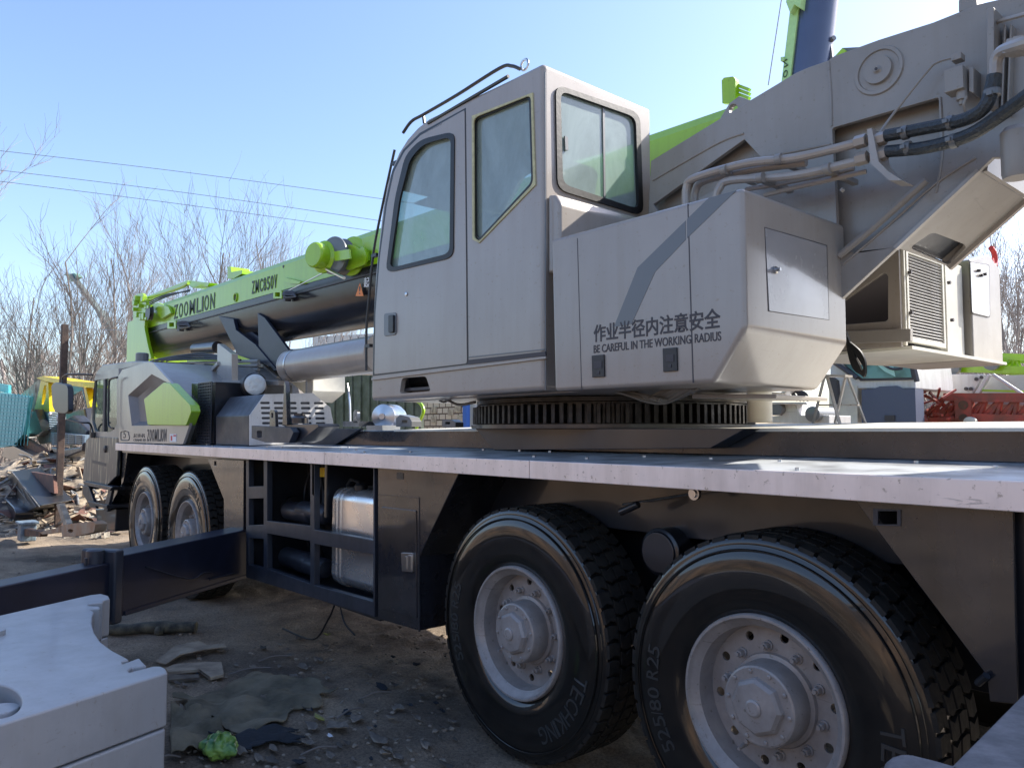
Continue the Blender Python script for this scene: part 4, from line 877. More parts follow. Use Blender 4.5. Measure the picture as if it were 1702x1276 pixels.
# mesh guard and dark cabinet next to driver cab
M().yp([(318, 636), (330, 636), (330, 735), (300, 735), (318, 700)], 2.98, .9).build('radiator_cabinet', 'dark', crane, bevel=.01)
gm_ = M()
x0m, x1m = P(330, 640, Y=2.98).x, P(352, 640, Y=2.98).x; zb0, zt0 = 1.65, P(340, 636, Y=2.98).z
for i in range(9): x = x0m + (x1m - x0m) * i / 8; gm_.box(x - .006, x + .006, 2.975, 2.985, zb0, zt0)
for i in range(22): z_ = zb0 + (zt0 - zb0) * i / 21; gm_.box(x0m, x1m, 2.9745, 2.9855, z_ - .005, z_ + .005)
gm_.build('mesh_guard', 'darkm', crane)
M().box(x0m, x1m, 3.02, 3.9, zb0, zt0).build('radiator_block', 'dark2', crane)
M().yp([(352, 632), (440, 632), (440, 672), (352, 680)], 4.5, .02).build('cream_cover', 'cream', crane)
af = M(); c0 = P(424, 639, Y=3.35); c1 = P(397, 641, Y=3.35)
ax = Vector((.96, -.28, 0)); ff = M().lathe(c0, -ax, [(.115, .0), (.13, .02), (.13, .12), (.122, .13), (.122, .16), (.13, .17), (.13, .30), (.122, .31), (.122, .34), (.13, .35), (.13, .50), (.10, .52)], 32).build('air_filter', 'blackpl', crane)
M().lathe(c0, ax, [(.112, -.01), (.112, .015), (.085, .022), (.05, .016), (.012, .022)], 32).build('filter_cap', 'filter', ff)
M().yp([(445, 640), (520, 620), (520, 650), (500, 668), (445, 655)], 4.9, .5).build('engine_box', 'cream', crane, bevel=.01)
# silencer drum
pm = P(492, 597, Y=3.75); zt1 = P(550, 572, Y=3.75 - .15).z
rm = .19; xm0 = P(480, 597, Y=3.7).x
cz = (P(550, 570, Y=3.7).z + P(550, 624, Y=3.55).z) / 2; rm = (P(550, 570, Y=3.7).z - P(550, 624, Y=3.55).z) / 2
ml = M().lathe((xm0, 3.72, cz), (1, 0, 0), [(rm * .3, -.06), (rm * .8, -.03), (rm, .03), (rm * 1.02, .035), (rm * 1.02, .06), (rm, .065), (rm, 1.9)], 40).build('silencer_drum', 'grey', crane, ang=25)
M().lathe((xm0 + .2, 3.72, cz), (1, 0, 0), [(rm * 1.03, 0), (rm * 1.03, .03)], 40).build('drum_band', 'steel', ml)
M().box(xm0 + .42, xm0 + .46, 3.7, 3.76, 1.66, cz - rm + .02).build('drum_stand', 'grey2', crane)
# deck-mounted brackets, shackles, lever, pump
br = M().yp([(418, 707), (482, 710), (488, 718), (480, 736), (440, 735), (418, 728)], 2.95, .06, [rnd([(427, 716), (435, 716), (435, 727), (427, 727)], 2)]).build('pad_bracket', 'darkm', crane, bevel=.004)
M().yp([(448, 709), (448, 684), (450, 681), (455, 681), (457, 684), (458, 709)], 2.97, .03, [rnd([(451, 686), (454, 686), (454, 694), (451, 694)], 1)]).yp([(469, 706), (472, 640), (473, 633), (475, 640), (477, 706)], 2.99, .04).build('upright_pin', 'dark', crane, bevel=.003)
M().yp([(466, 705), (528, 704), (530, 709), (500, 732), (488, 736), (478, 712)], 3.02, .2).build('wheel_chock', 'dark2', crane, bevel=.006)
M().lathe(P(498, 700, Y=3.1), (0, 0, 1), [(.08, -.02), (.08, .03), (.05, .05), (.05, .07)], 16).build('chock_cap', 'dark2', crane)
sh = M()
for u, v in ((420, 737), (456, 738)):
    p = P(u, v, Z=1.63); 
    sh.tube(smoothpath([p + Vector((-.04, 0, 0)), p + Vector((-.04, 0, .05)), p + Vector((-.02, 0, .072)), p + Vector((.04, 0, .072)), p + Vector((.06, 0, .05)), p + Vector((.06, 0, 0))], 3), .010, 8)
sh.build('lashing_ring', 'steel', crane)
M().tube(path([(577, 637), (581, 665), (582, 700)], Y=4.0), .012, 6).yp(rnd([(587, 702), (587, 685), (590, 680), (594, 685), (594, 702)], 2), 3.9, .03, [[(589.5, 690), (591.5, 690), (591.5, 696), (589.5, 696)]]).yp([(570, 700), (596, 700), (596, 709), (570, 709)], 3.9, .2).build('lever_bracket', 'steel', crane)
pu = P(637, 692, Y=4.0)
M().lathe(pu, (.6, -.8, 0), [(.10, -.4), (.125, -.3), (.125, -.02), (.12, .0), (.03, .02), (.03, .04)], 28).box(pu.x - .15, pu.x + .15, 3.9, 4.1, 1.78, 1.84).build('winch_drum_motor', 'steel', crane)
M().yp([(658, 709), (658, 695), (664, 689), (680, 693), (684, 700), (684, 709)], 3.6, .1, [rnd([(668, 698), (677, 698), (677, 703), (668, 703)], 1.5)]).yp([(735, 710), (735, 698), (750, 697), (757, 702), (757, 710)], 3.6, .08, [rnd([(740, 701), (748, 701), (748, 705), (740, 705)], 1.5)]).build('lashing_lug', 'greydk', crane, bevel=.003)
M().tube([P(545, 712, Y=3.5), P(547, 708, Y=3.5)], .01, 6).lathe(P(820, 750, Z=1.63), (0, 0, 1), [(.05, 0), (.05, .02), (.03, .03)], 12).build('deck_plug', 'ink', crane)

# --- driver cab of the carrier
YD = 2.82
sh_out = [(197, 624), (203, 614), (246, 601), (254, 602), (282, 633), (315, 671), (318, 681), (315, 706), (304, 738), (197, 735)]
rec = [(213, 657), (252, 622), (280, 637), (309, 669), (313, 681), (309, 705), (219, 707)]
dc = M().yp(sh_out, YD, .03, [rec]).build('driver_cab', 'grey', crane, bevel=.004)
M().yp(sh_out, YD + .09, 1.6).build('cab_rear_shell', 'grey2', dc, bevel=.01)
# bevelled recess faces
ri = [(229, 660), (253, 640), (275, 652), (300, 672), (303, 681), (300, 700), (233, 700)]
ro, rin = PS(rec, Y=YD + .001), PS(ri, Y=YD + .085)
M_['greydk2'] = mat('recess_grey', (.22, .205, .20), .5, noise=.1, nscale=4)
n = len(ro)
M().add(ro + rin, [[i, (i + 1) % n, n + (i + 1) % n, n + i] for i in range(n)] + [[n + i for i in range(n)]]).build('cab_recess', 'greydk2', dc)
M().yp(rnd([(272, 635), (282, 637), (316, 673), (318, 684), (309, 707), (245, 706), (239, 663)], 2), YD - .03, .10).build('green_side_panel', 'green', dc, bevel=.012)
lab = M().letters('ZOOMLION', P(244, 733, Y=YD), P(277, 733.5, Y=YD), .145, t=.003, bold=.02).text('起重机', P(222, 727, Y=YD), P(241, 727, Y=YD), .05, t=.003).text('CRANE 85', P(222, 733, Y=YD), P(242, 733, Y=YD), .03, t=.003)
lab.tube(path([(201, 731), (201, 719), (203, 717), (212, 717), (214, 722), (214, 731), (201, 731)], Y=YD - .002, k=3), .006, 4).text('5', P(205, 728, Y=YD), P(209, 728, Y=YD), .10, t=.003).build('cab_lettering', 'ink', dc)
dcal = M().yp([(282, 721), (293, 721), (293, 734), (282, 734)], YD - .003, .002).build('notice_decal', 'whiteink', dc)
M().yp([(283.5, 724), (286, 724), (286, 732), (283.5, 732)], YD - .005, .002).yp([(288, 722.5), (292, 722.5), (292, 725), (288, 725)], YD - .005, .002).build('decal_marks', 'redw', dcal)
# door section
win = rnd([(157, 632), (194, 627), (194, 706), (185, 718), (158, 717), (153, 700)], 4)
up_o = [(152, 725), (150, 700), (158, 626), (161, 618), (197, 612), (197, 728)]
M().yp(up_o, YD + .005, .04, [win]).build('cab_side', 'grey2', dc, bevel=.004)
M().yp(win, YD + .025, .008).build('cab_side_glass', 'glassc', dc)
M().yp([(172, 630), (175, 630), (173, 717), (170, 717)], YD + .0, .03).build('window_post', 'ink', dc)
M().yp([(143, 731), (150, 724), (196, 727), (193, 791), (177, 807), (137, 798)], YD, .05).build('door_lower_panel', 'door', dc, bevel=.01)
M().lathe(P(176, 746, Y=YD - .002), (0, -1, 0), [(.05, 0), (.05, .02), (.02, .03)], 10).yp([(153, 764), (176, 770), (176, 775), (153, 769)], YD - .003, .003).build('scuffed_lettering', 'ink', dc)
X1d, X0d = P(197, 700, Y=YD).x, P(143, 730, Y=YD).x
rf = M().yp([(159, 620), (170, 606), (221, 600), (254, 600), (246, 604), (203, 614)], YD + .15, 2.3); rf.build('cab_roof', 'grey2', dc, bevel=.02)
M().box(X0d, X1d, YD + .06, YD + .1, 1.0, 1.6).box(X0d - .02, X0d + .03, YD + .05, 5.2, .9, 2.0).box(X0d + .3, X1d, 5.1, 5.14, 1.2, 2.6).build('cab_front', 'darkm', dc)
M().lathe(P(236, 601, Y=3.3), (0, 0, 1), [(.09, -.02), (.09, .12), (.07, .13)], 20).build('roof_beacon', 'greydk', dc)
stp = M().yp([(137, 799), (187, 809), (182, 815), (140, 806)], YD - .06, .3).yp([(146, 832), (178, 839), (177, 845), (150, 838)], YD - .05, .3).yp([(137, 806), (147, 808), (160, 845), (150, 843), (137, 820)], YD - .02, .04).yp([(180, 812), (187, 809), (178, 850), (172, 848)], YD - .02, .04)
stp.build('boarding_step', 'darkm', dc, bevel=.008)
M().yp([(158, 845), (193, 845), (191, 883), (162, 878)], YD + .1, .25).build('bumper_end', 'dark2', dc, bevel=.02)
M().yp([(195, 735), (212, 750), (205, 800), (178, 850), (190, 790)], YD + .06, .3).build('front_wing', 'dark', dc, bevel=.006)
YM = 2.55
mi = M().yp(rnd([(85, 640), (90, 635), (110, 638), (113, 645), (113, 684), (108, 688), (92, 686), (87, 676)], 4), YM, .08).build('wing_mirror', 'blackpl', dc, bevel=.02)
M().tube(path([(154, 623, 2.8), (125, 622, 2.65), (110, 623, YM + .03), (104, 628, YM + .03), (104, 640, YM + .03)]), .016, 6).tube(path([(112, 697, YM + .05), (135, 702, 2.65), (148, 703, 2.75), (153, 712, 2.8), (155, 724, 2.8)]), .014, 6).tube(path([(195, 627, 2.76), (184, 630, 2.74), (181, 640, 2.74), (180, 700, 2.74), (183, 710, 2.74), (189, 712, 2.76)]), .014, 6).build('mirror_arm', 'blackpl', dc)
M().lathe(P(155, 724, Y=2.8), (0, 0, 1), [(.04, -.03), (.04, .05)], 10).build('arm_mount', 'blackpl', dc)
# ============================================================ LOOSE THINGS NEAR THE CAMERA
# --- counterweight slabs, lower left
def slab(z0, z1, off, label):
    top = [P(u, v, Z=.75) + Vector((off[0], off[1], 0)) for u, v in
           [(-420, 1068), (0, 1022), (150, 988), (168, 986), (180, 989), (183, 994), (172, 997), (172, 1000), (148, 1003), (147, 1006), (166, 1007), (167, 1010), (150, 1012), (157, 1016), (154, 1024), (153, 1035), (157, 1050), (168, 1066), (187, 1080),
            (208, 1091), (215, 1095), (203, 1098), (205, 1102), (232, 1092), (236, 1097), (244, 1105), (220, 1108), (214, 1113), (216, 1116), (255, 1106), (268, 1106), (276, 1110), (279, 1117), (0, 1204), (-420, 1340)]]
    for p in top: p.z = z0
    hl = [P(0 + 42 * math.cos(t) - 6, 1165 + 28 * math.sin(t), Z=.75) + Vector((off[0], off[1], 0)) for t in [2 * PI * i / 28 for i in range(28)]]
    for p in hl: p.z = z0
    r_ = thing('counterweight_slab', (top[0].x, top[0].y, z0), label, 'counterweight', 'counterweight slabs stacked at the lower left')
    body = boolean_solid(top, (0, 0, z1 - z0), 0); cc_ = boolean_solid([p - Vector((0, 0, .1)) for p in hl], (0, 0, z1 - z0 + .2), 0)
    so = cut(body, [cc_], 'slab', 'counter', r_, org=ROOTLOC[r_]); so.modifiers.clear()
    bv = so.modifiers.new('bevel', 'BEVEL'); bv.width = .010; bv.segments = 3; bv.limit_method = 'ANGLE'; bv.angle_limit = math.radians(35); bv.harden_normals = True
    return r_, hl
s1, hl = slab(.525, .75, (0, 0), 'pale grey counterweight slab on top of the stack at the lower left, notched edge towards the truck')
slab(.295, .518, (.012, -.008), 'grey counterweight slab in the middle of the stack at the lower left, under the notched top one')
slab(.07, .288, (.04, .02), 'grey counterweight slab at the bottom of the stack at the lower left, sticking out a little')
c_ = sum(hl, Vector()) / len(hl)
M().lathe((c_.x - .03, c_.y + .01, .56), (0, 0, 1), [(.075, -.4), (.075, .14), (.07, .15)], 28).build('lifting_pin', 'counter', s1, bevel=.003)
c2 = P(-18, 1056, Z=.75); M().lathe((c2.x, c2.y, .75), (0, 0, 1), [(.07, -.01), (.07, .025), (.05, .03)], 24).build('lifting_pin', 'counter', s1)
for k, (u, v) in enumerate(((60, 1330), (-300, 1200))):
    p = P(u, v, Z=.07); M().box(p.x - .5, p.x + .5, p.y - .06, p.y + .06, 0, .068).build('timber_bearer', 'wood', None, bevel=.004, org=(p.x, p.y, 0))
    tag(COL.objects[-1], 'timber bearer under the stack of grey counterweight slabs', 'timber', 'bearers under the counterweights')

# --- scratched steel beam at the lower right corner, with a rounded lug
ZB = 1.2
bt = thing('steel_beam', P(1702, 1276, Z=ZB), 'scratched grey steel beam with rounded end lug at the lower right corner', 'steel beam')
e0, e1 = P(1590, 1262, Z=ZB), P(1730, 1122, Z=ZB); dd_ = (e1 - e0).normalized(); e0 = e0 - dd_ * .35; e1 = e1 + dd_ * .6
nn = Vector((dd_.y, -dd_.x, 0)); nn = nn if nn.dot(P(1702, 1276, Z=ZB) - e0) > 0 else -nn
M().prism([e0, e1, e1 + nn * .145, e0 + nn * .145], (0, 0, -.3)).prism([e0 + nn * .155, e1 + nn * .155, e1 + nn * .5, e0 + nn * .5], (0, 0, -.3)).build('beam_body', 'scratch', bt, bevel=.006)
l0 = P(1480, 1262, Z=1.16); l1 = P(1600, 1262, Z=1.2)
lp = [P(u, v, Z=ZB) for u, v in [(1466, 1300), (1466, 1275), (1470, 1262), (1480, 1254), (1494, 1250), (1512, 1250), (1560, 1262), (1640, 1285), (1600, 1330)]]
M().prism(lp, (0, 0, -.05)).build('end_lug', 'scratch', bt, bevel=.012, seg=4)

# --- aluminium step ladder on the far chassis plate
def ladder():
    YL_ = 4.85; zb = 1.84
    t = thing('step_ladder', (P(1395, 706, Y=YL_).x, YL_, zb), 'small aluminium step ladder standing open beside the white crane cab', 'step ladder')
    for a, b_ in (((1371, 623, YL_), (1350, 708, YL_ + .12)), ((1408, 623, YL_), (1440, 707, YL_ + .12))):
        M().beam(P(a[0], a[1], Y=a[2]), P(b_[0], b_[1], Y=b_[2]), .016, .010).build('rear_leg', 'white', t)
    for a, b_ in (((1374, 623, YL_), (1397, 709, YL_ - .12)), ((1406, 623, YL_), (1388, 703, YL_ + .0))):
        M().beam(P(a[0], a[1], Y=a[2]), P(b_[0], b_[1], Y=b_[2]), .018, .012).build('leg', 'white', t)
    m = M()
    m.beam(P(1364, 624.5, Y=YL_ - .01), P(1411, 625, Y=YL_ - .01), .10, .014).beam(P(1361, 673, Y=YL_ + .03), P(1427, 673, Y=YL_ + .05), .03, .010)
    m.build('tread', 'white', t)
    M().box(*(lambda p: (p.x - .02, p.x + .03, p.y - .02, p.y + .02, p.z - .012, p.z + .012))(P(1398, 708, Y=YL_ - .12))).build('rubber_foot', 'black', t, bevel=.003)
ladder()
# coiled cable hanging under the superstructure belongs to the crane
cb_ = M()
for k in range(6):
    o_ = k * 1.6
    cb_.tube(path([(1406, 552, 4.4), (1412 + o_, 590, 4.4), (1420 + o_, 612 - k, 4.4), (1432 + o_ * .5, 620 + k, 4.4), (1438, 606 + k, 4.4), (1430 - o_, 585, 4.4), (1408 - o_ * .3, 566, 4.4)]), .009, 5)
cb_.build('coiled_cable', 'black', crane)

# ============================================================ BACKGROUND, RIGHT
# --- another crane's cab
YW = 12.0
wc = thing('crane_cab', (P(1450, 700, Y=YW).x, YW, 0), 'white and slate crane cab with a green tinted windscreen behind the step ladder', 'crane cab')
win_ = rnd([(1430, 630), (1400, 600), (1385, 585), (1508, 575), (1516, 625), (1512, 631)], 3)
M().yp([(1380, 560), (1512, 560), (1521, 632), (1522, 646), (1425, 646), (1425, 705), (1378, 705)], YW, 1.5, ).build('cab_shell', 'white', wc, bevel=.02)
M_['tealglass'] = mat('tinted_windscreen', (.18, .36, .33), .08, coat=1, nscale=.9, col2=(.06, .11, .10), lo=.45, hi=.55)
M().yp([(1395, 598), (1430, 582), (1506, 580), (1515, 627), (1433, 629)], YW - .03, .02).build('windscreen', 'tealglass', wc)
M().yp([(1390, 594), (1430, 578), (1510, 576), (1519, 631), (1430, 633)], YW - .02, .015).build('windscreen_seal', 'ink', wc)
M_['aqua'] = mat('pale_aqua_glass', (.42, .72, .66), .1, coat=1)
M().yp([(1456, 586), (1480, 584), (1488, 626), (1470, 617), (1456, 605)], YW - .045, .01).build('far_window', 'aqua', wc)
M_['slatepanel'] = mat('slate_panel', (.075, .09, .14), .5)
M().yp([(1432, 647), (1452, 646), (1462, 642), (1490, 641), (1500, 646), (1521, 646), (1523, 704), (1432, 704)], YW - .06, .3).build('lower_panel', 'slatepanel', wc)
M().yp([(1470, 690), (1487, 690), (1487, 699), (1470, 699)], YW - .08, .02).build('lamp_recess', 'ink', wc)
M().tube(path([(1384, 600), (1425, 628)], Y=YW - .1), .04, 5).tube([P(1512, 585, Y=YW - .2), P(1524, 634, Y=YW - .2)], .04, 5).tube(path([(1458, 598), (1480, 612), (1500, 612)], Y=YW - .1), .02, 5).yp([(1376, 622), (1390, 632), (1394, 672), (1386, 672), (1378, 650)], YW - .3, .1).build('grab_rail', 'ink', wc)
M().yp([(1378, 640), (1425, 640), (1425, 704), (1378, 704)], YW - .02, .3).build('cab_step_panel', 'cream', wc)
# machinery beyond the ring, white boxes and winches
YW2 = 9.5
wm = thing('winch_frame', (P(1320, 700, Y=YW2).x, YW2, 0), 'pale grey winch frame with drum and cables seen beyond the gear ring', 'winch')
M().yp([(1275, 703), (1275, 692), (1300, 690), (1305, 668), (1320, 668), (1330, 690), (1378, 690), (1378, 704)], YW2, .6).yp([(1277, 668), (1340, 668), (1342, 672), (1277, 672)], YW2 - .1, .3).yp([(1284, 662), (1310, 642), (1316, 644), (1290, 664)], YW2 - .2, .2).build('frame', 'white', wm, bevel=.01)
M().lathe(P(1350, 688, Y=YW2 - .1), (0, -1, 0), [(.10, -.5), (.10, .0), (.03, .02)], 24).lathe(P(1292, 680, Y=YW2 - .1), (0, -1, 0), [(.07, -.5), (.07, 0)], 16).yp([(1282, 672), (1300, 672), (1298, 690), (1284, 690)], YW2 + .1, .1).build('drum', 'greydk', wm)
q = M(); random.seed(11)
for k in range(9): q.tube(path([(1300 + random.uniform(0, 20), 645, YW2), (1312 + random.uniform(0, 25), 652, YW2), (1325 + random.uniform(0, 20), 666, YW2)]), .018, 5)
q.build('cable_bundle', 'ink', wm)

# --- lattice sections: green above, red below, grey deck panels between
def lattice(name, label, cat, corners_px, Y, dy, m, bays, r, diag=.6, grp=None):
    (u0, v0), (u1, v1), (u2, v2), (u3, v3) = corners_px     # top-left, top-right, bottom-right, bottom-left
    A_, B_, C_, D_ = [P(u, v, Y=Y) for u, v in corners_px]
    t = thing(name, (A_.x, Y, 0), label, cat, grp)
    ch = M()
    for y in (0, dy):
        o_ = Vector((0, y, 0)); ch.beam(A_ + o_, B_ + o_, r * 2, r * 2).beam(D_ + o_, C_ + o_, r * 2, r * 2)
    ch.build('chord', m, t)
    lc = M()
    for y in (0, dy):
        o_ = Vector((0, y, 0))
        for i in range(bays):
            a, b_ = A_.lerp(B_, i / bays) + o_, A_.lerp(B_, (i + 1) / bays) + o_; c, d_ = D_.lerp(C_, i / bays) + o_, D_.lerp(C_, (i + 1) / bays) + o_
            lc.tube([a, (c + d_) / 2], r * diag, 5); lc.tube([(c + d_) / 2, b_], r * diag, 5)
    for i in range(bays + 1):
        a = A_.lerp(B_, i / bays); c = D_.lerp(C_, i / bays); lc.tube([a, a + Vector((0, dy, 0))], r * diag, 5); lc.tube([c, c + Vector((0, dy, 0))], r * diag, 5); lc.tube([a, c], r * diag, 5)
    lc.build('lacing', m, t); return t
lg1 = lattice('lattice_jib', 'lime green lattice jib section lying on top of grey panels at the right', 'lattice section', [(1566, 588), (1790, 598), (1790, 625), (1550, 605)], 15, 1.0, 'green', 7, .055)
M().yp([(1550, 604), (1800, 612), (1800, 622), (1560, 618)], 14.9, .1).yp([(1636, 590), (1645, 590), (1634, 608), (1624, 608)], 14.9, .1).yp([(1566, 586), (1800, 597), (1800, 602), (1566, 592)], 14.95, .1).build('flange_plate', 'green', lg1)
M().lathe(P(1586, 612, Y=14.8), (0, -1, 0), [(.12, 0), (.12, .1), (.05, .12)], 16).tube([P(1586, 600, Y=14.8), P(1580, 620, Y=14.8)], .04, 6).lathe(P(1650, 603, Y=14.8), (0, -1, 0), [(.13, 0), (.13, .1), (.05, .12)], 16).build('hook_sheave', 'greydk', lg1)
lr = lattice('lattice_boom', 'faded red lattice boom section lying on the ground at the right edge', 'lattice section', [(1570, 660), (1800, 660), (1800, 700), (1530, 700)], 13, 1.2, 'red', 9, .06)
M().yp([(1586, 661), (1614, 664), (1614, 706), (1588, 706)], 12.9, .15).yp([(1614, 687), (1800, 692), (1800, 704), (1616, 700)], 12.92, .1).yp([(1612, 662), (1800, 664), (1800, 668), (1612, 668)], 12.93, .1).build('end_plate', 'red', lr)
M().lathe(P(1615, 702, Y=12.8), (0, -1, 0), [(.085, 0), (.085, .1), (.03, .12)], 16).build('roller', 'cream', lr)
M().lathe(P(1601, 673, Y=12.9), (0, -1, 0), [(.07, 0), (.07, .012)], 16).lathe(P(1601, 694, Y=12.9), (0, -1, 0), [(.06, 0), (.06, .012)], 16).build('pin_hole', 'rust', lr)
q = M(); random.seed(5)
for k in range(40):
    u, v = random.uniform(1524, 1592), random.uniform(655, 704); q.beam(P(u, v, Y=12.6 + random.uniform(0, 1)), P(u + random.uniform(-26, 30), v + random.uniform(-22, 18), Y=12.6 + random.uniform(0, 1)), .03, .03)
q.build('bent_lacing', 'red', lr)
q = M()
for v in (672, 677, 683): q.tube([P(1606, v, Y=13.6), P(1800, v + 6, Y=13.6)], .06, 6)
q.build('stowed_pipe', 'wood', lr)
lp_ = thing('deck_panel_stack', (P(1600, 640, Y=14).x, 14, 0), 'grey steel deck panels stacked on the red lattice section', 'steel panel')
M().yp([(1521, 628), (1800, 620), (1800, 660), (1560, 658), (1524, 648)], 14.2, .3).build('back_panel', 'cream', lp_)
M().yp([(1562, 622), (1636, 622), (1616, 654), (1545, 652)], 13.9, .1).yp([(1640, 622), (1646, 622), (1626, 656), (1618, 656)], 13.85, .1).tube([P(1650, 622, Y=13.8), P(1700, 655, Y=13.8)], .03, 5).build('cover_plate', 'white', lp_, bevel=.01)
M().yp([(1626, 650), (1800, 655), (1800, 651), (1626, 647)], 13.9, .05).build('green_edge', 'green', lp_)
q = M()
for u, v in ((1553, 627), (1562, 627), (1545, 641), (1553, 637), (1623, 630), (1632, 627), (1606, 646), (1614, 646)): q.disc(P(u, v, Y=13.88), (0, -1, 0), .03, .02, 8)
q.build('panel_bolt', 'ink', lp_)

# --- raised telescopic boom of another crane
YR = 14.0
rb = thing('raised_crane_boom', (P(1340, 200, Y=YR).x, YR, 0), 'slate blue telescopic boom with a pale green edge raised into the sky, upper right', 'crane boom')
a0, a1 = P(1338, 190, Y=YR), P(1374, -130, Y=YR)
M().tube([P(1325, 330, Y=YR), a0, a1], .385, 24).build('boom_tube', 'slateblue', rb)
M().prism(PS([(1292, 190), (1306, 190), (1336, -60), (1322, -60)], Y=YR - .4), (0, .5, 0)).yp([(1306, 4), (1310, -20), (1334, -20), (1330, 14), (1320, 8), (1313, 22)], YR - .55, .3).yp([(1297, 95), (1303, 94), (1303, 101), (1297, 102)], YR - .45, .3).build('boom_edge', 'mint', rb, bevel=.01)
M().text('N', P(1303, 113, Y=YR - .41), P(1301.5, 102, Y=YR - .41), .09, up=(1, 0, .15), t=.01).text('O', P(1301.5, 131, Y=YR - .41), P(1302.5, 119, Y=YR - .41), .09, up=(1, 0, .15), t=.01).build('boom_lettering', 'inkg', rb)
M().yp([(1379, 102), (1381, 70), (1384, 98), (1384, 104)], YR, .05).lathe(P(1383, 66, Y=YR), (.9, -.4, .1), [(.05, -.06), (.05, .06)], 10).build('guide_wheel', 'greydk', rb)
M().tube([P(1277, 142, Y=YR), P(1302, -20, Y=YR)], .012, 5).build('hoist_rope', 'wire', rb)
gb = thing('green_crane_deck', (P(1420, 90, Y=9.5).x, 9.5, 0), 'green and grey edge of another crane showing over the big grey arm, upper right', 'crane part')
M().prism(PS([(1378, 104), (1400, 80), (1406, 84), (1395, 110)], Y=9.5), (0, .3, 0)).build('edge_panel', 'green', gb)
M().prism(PS([(1400, 80), (1440, 78), (1470, 74), (1470, 110), (1406, 110)], Y=9.55), (0, .8, 0)).build('deck', 'greydk', gb)

# --- unseen brick wall added behind the camera for warm bounce and reflections
yw = thing('bounce_wall', (-6, -9.5, 0), 'long brown brick wall added unseen behind the photographer to bounce warm light', 'wall')
M().box(-34, 16, -9.9, -9.5, 0, 3.6).build('wall', 'brickwarm', yw)
q = M()
for k in range(17): q.box(-34 + k * 3.05, -33.6 + k * 3.05, -9.5, -9.32, 0, 3.75)
q.build('pilaster', 'brickwarm', yw)
M().box(-34.1, 16.1, -9.98, -9.3, 3.75, 3.87).build('coping', 'conc', yw, bevel=.02)
# ============================================================ BACKGROUND, BEHIND THE CRANE
YV = 10.5
wl = M().yp([(430, 622), (700, 622), (700, 720), (430, 735)], YV, .08)
o = wl.build('corrugated_fence', 'tarp', None, org=(P(560, 700, Y=YV).x, YV, 0)); tag(o, 'mottled grey green sheet fence seen through the gap behind the engine', 'fence')
q = M()
for k in range(18):
    u = 440 + k * 14.5; q.beam(P(u, 622, Y=YV - .03), P(u, 722, Y=YV - .03), .04, .05)
q.build('fence_rib', 'tarp', o, org=(P(560, 700, Y=YV).x, YV, 0))
YK = 16
bk = thing('brick_building', (P(730, 700, Y=YK).x, YK, 0), 'sunlit pale brick wall with small windows seen under the operator cab', 'building')
M().yp([(690, 640), (790, 640), (790, 730), (690, 730)], YK, .3).build('wall', 'brick', bk)
q = M()
for u, v in ((717, 676), (716, 692), (744, 680), (756, 674), (760, 690)): q.yp([(u, v), (u + 9, v), (u + 9, v + 10), (u, v + 10)], YK - .03, .02)
q.build('window', 'wood', bk)
M().yp([(769, 640), (775, 640), (775, 725), (769, 725)], 15.0, .15).build('blue_post', 'bluep', None, org=(P(772, 700, Y=15).x, 15, 0)); tag(COL.objects[-1], 'blue upright post in front of the pale brick wall', 'post')
M().yp([(776, 640), (800, 640), (800, 725), (776, 725)], 15.3, .3).build('white_gatepost', 'white', None, org=(P(788, 700, Y=15).x, 15.3, 0)); tag(COL.objects[-1], 'white rendered gatepost beside the blue post', 'gatepost')
M().tube(path([(690, 664), (700, 672), (704, 682), (701, 692), (696, 702), (692, 712)], Y=9.0), .035, 6).build('green_hose', 'green', None, org=(P(700, 700, Y=9).x, 9, 0)); tag(COL.objects[-1], 'bright lime curved hose hanging in front of the brick wall', 'hose')
o = M().yp([(520, 560), (640, 553), (640, 590), (520, 590)], 22, .3).build('white_wall', 'white', None, org=(P(570, 590, Y=22).x, 22, 0)); tag(o, 'white wall topped with barbed wire above the silencer drum', 'wall')
q = M(); random.seed(4)
for k in range(8):
    u = 530 + k * 13; a = P(u, 569, Y=21.7)
    q.tube([a, a + Vector((0, 0, .25)), a + Vector((-.15, 0, .45))], .02, 4); q.tube([a + Vector((0, 0, .22)), a + Vector((.15, 0, .4))], .02, 4)
q.build('barbed_wire', 'ink', o, org=(P(570, 590, Y=22).x, 22, 0))
o = M().yp([(290, 598), (420, 588), (420, 640), (290, 640)], 9.0, .5).build('green_machine', 'green', None, org=(P(350, 640, Y=9).x, 9, 0)); tag(o, 'lime green machine glimpsed under the boom behind the truck', 'machine')

# ============================================================ LEFT: SCRAP YARD
# rusty pole
pp_ = P(90, 882, Y=2.95)
M_['rustdk'] = mat('dark_rusty_pole', (.10, .065, .05), .8, nscale=6, col2=(.05, .035, .03), bump=.3)
o = M().box(pp_.x - .055, pp_.x + .055, 2.95, 3.06, -.1, P(90, 545, Y=2.95).z).build('rusty_pole', 'rustdk', None, bevel=.006, org=(pp_.x, 3, 0)); tag(o, 'tall thin rusty pole standing in front of the scrap heap', 'pole')
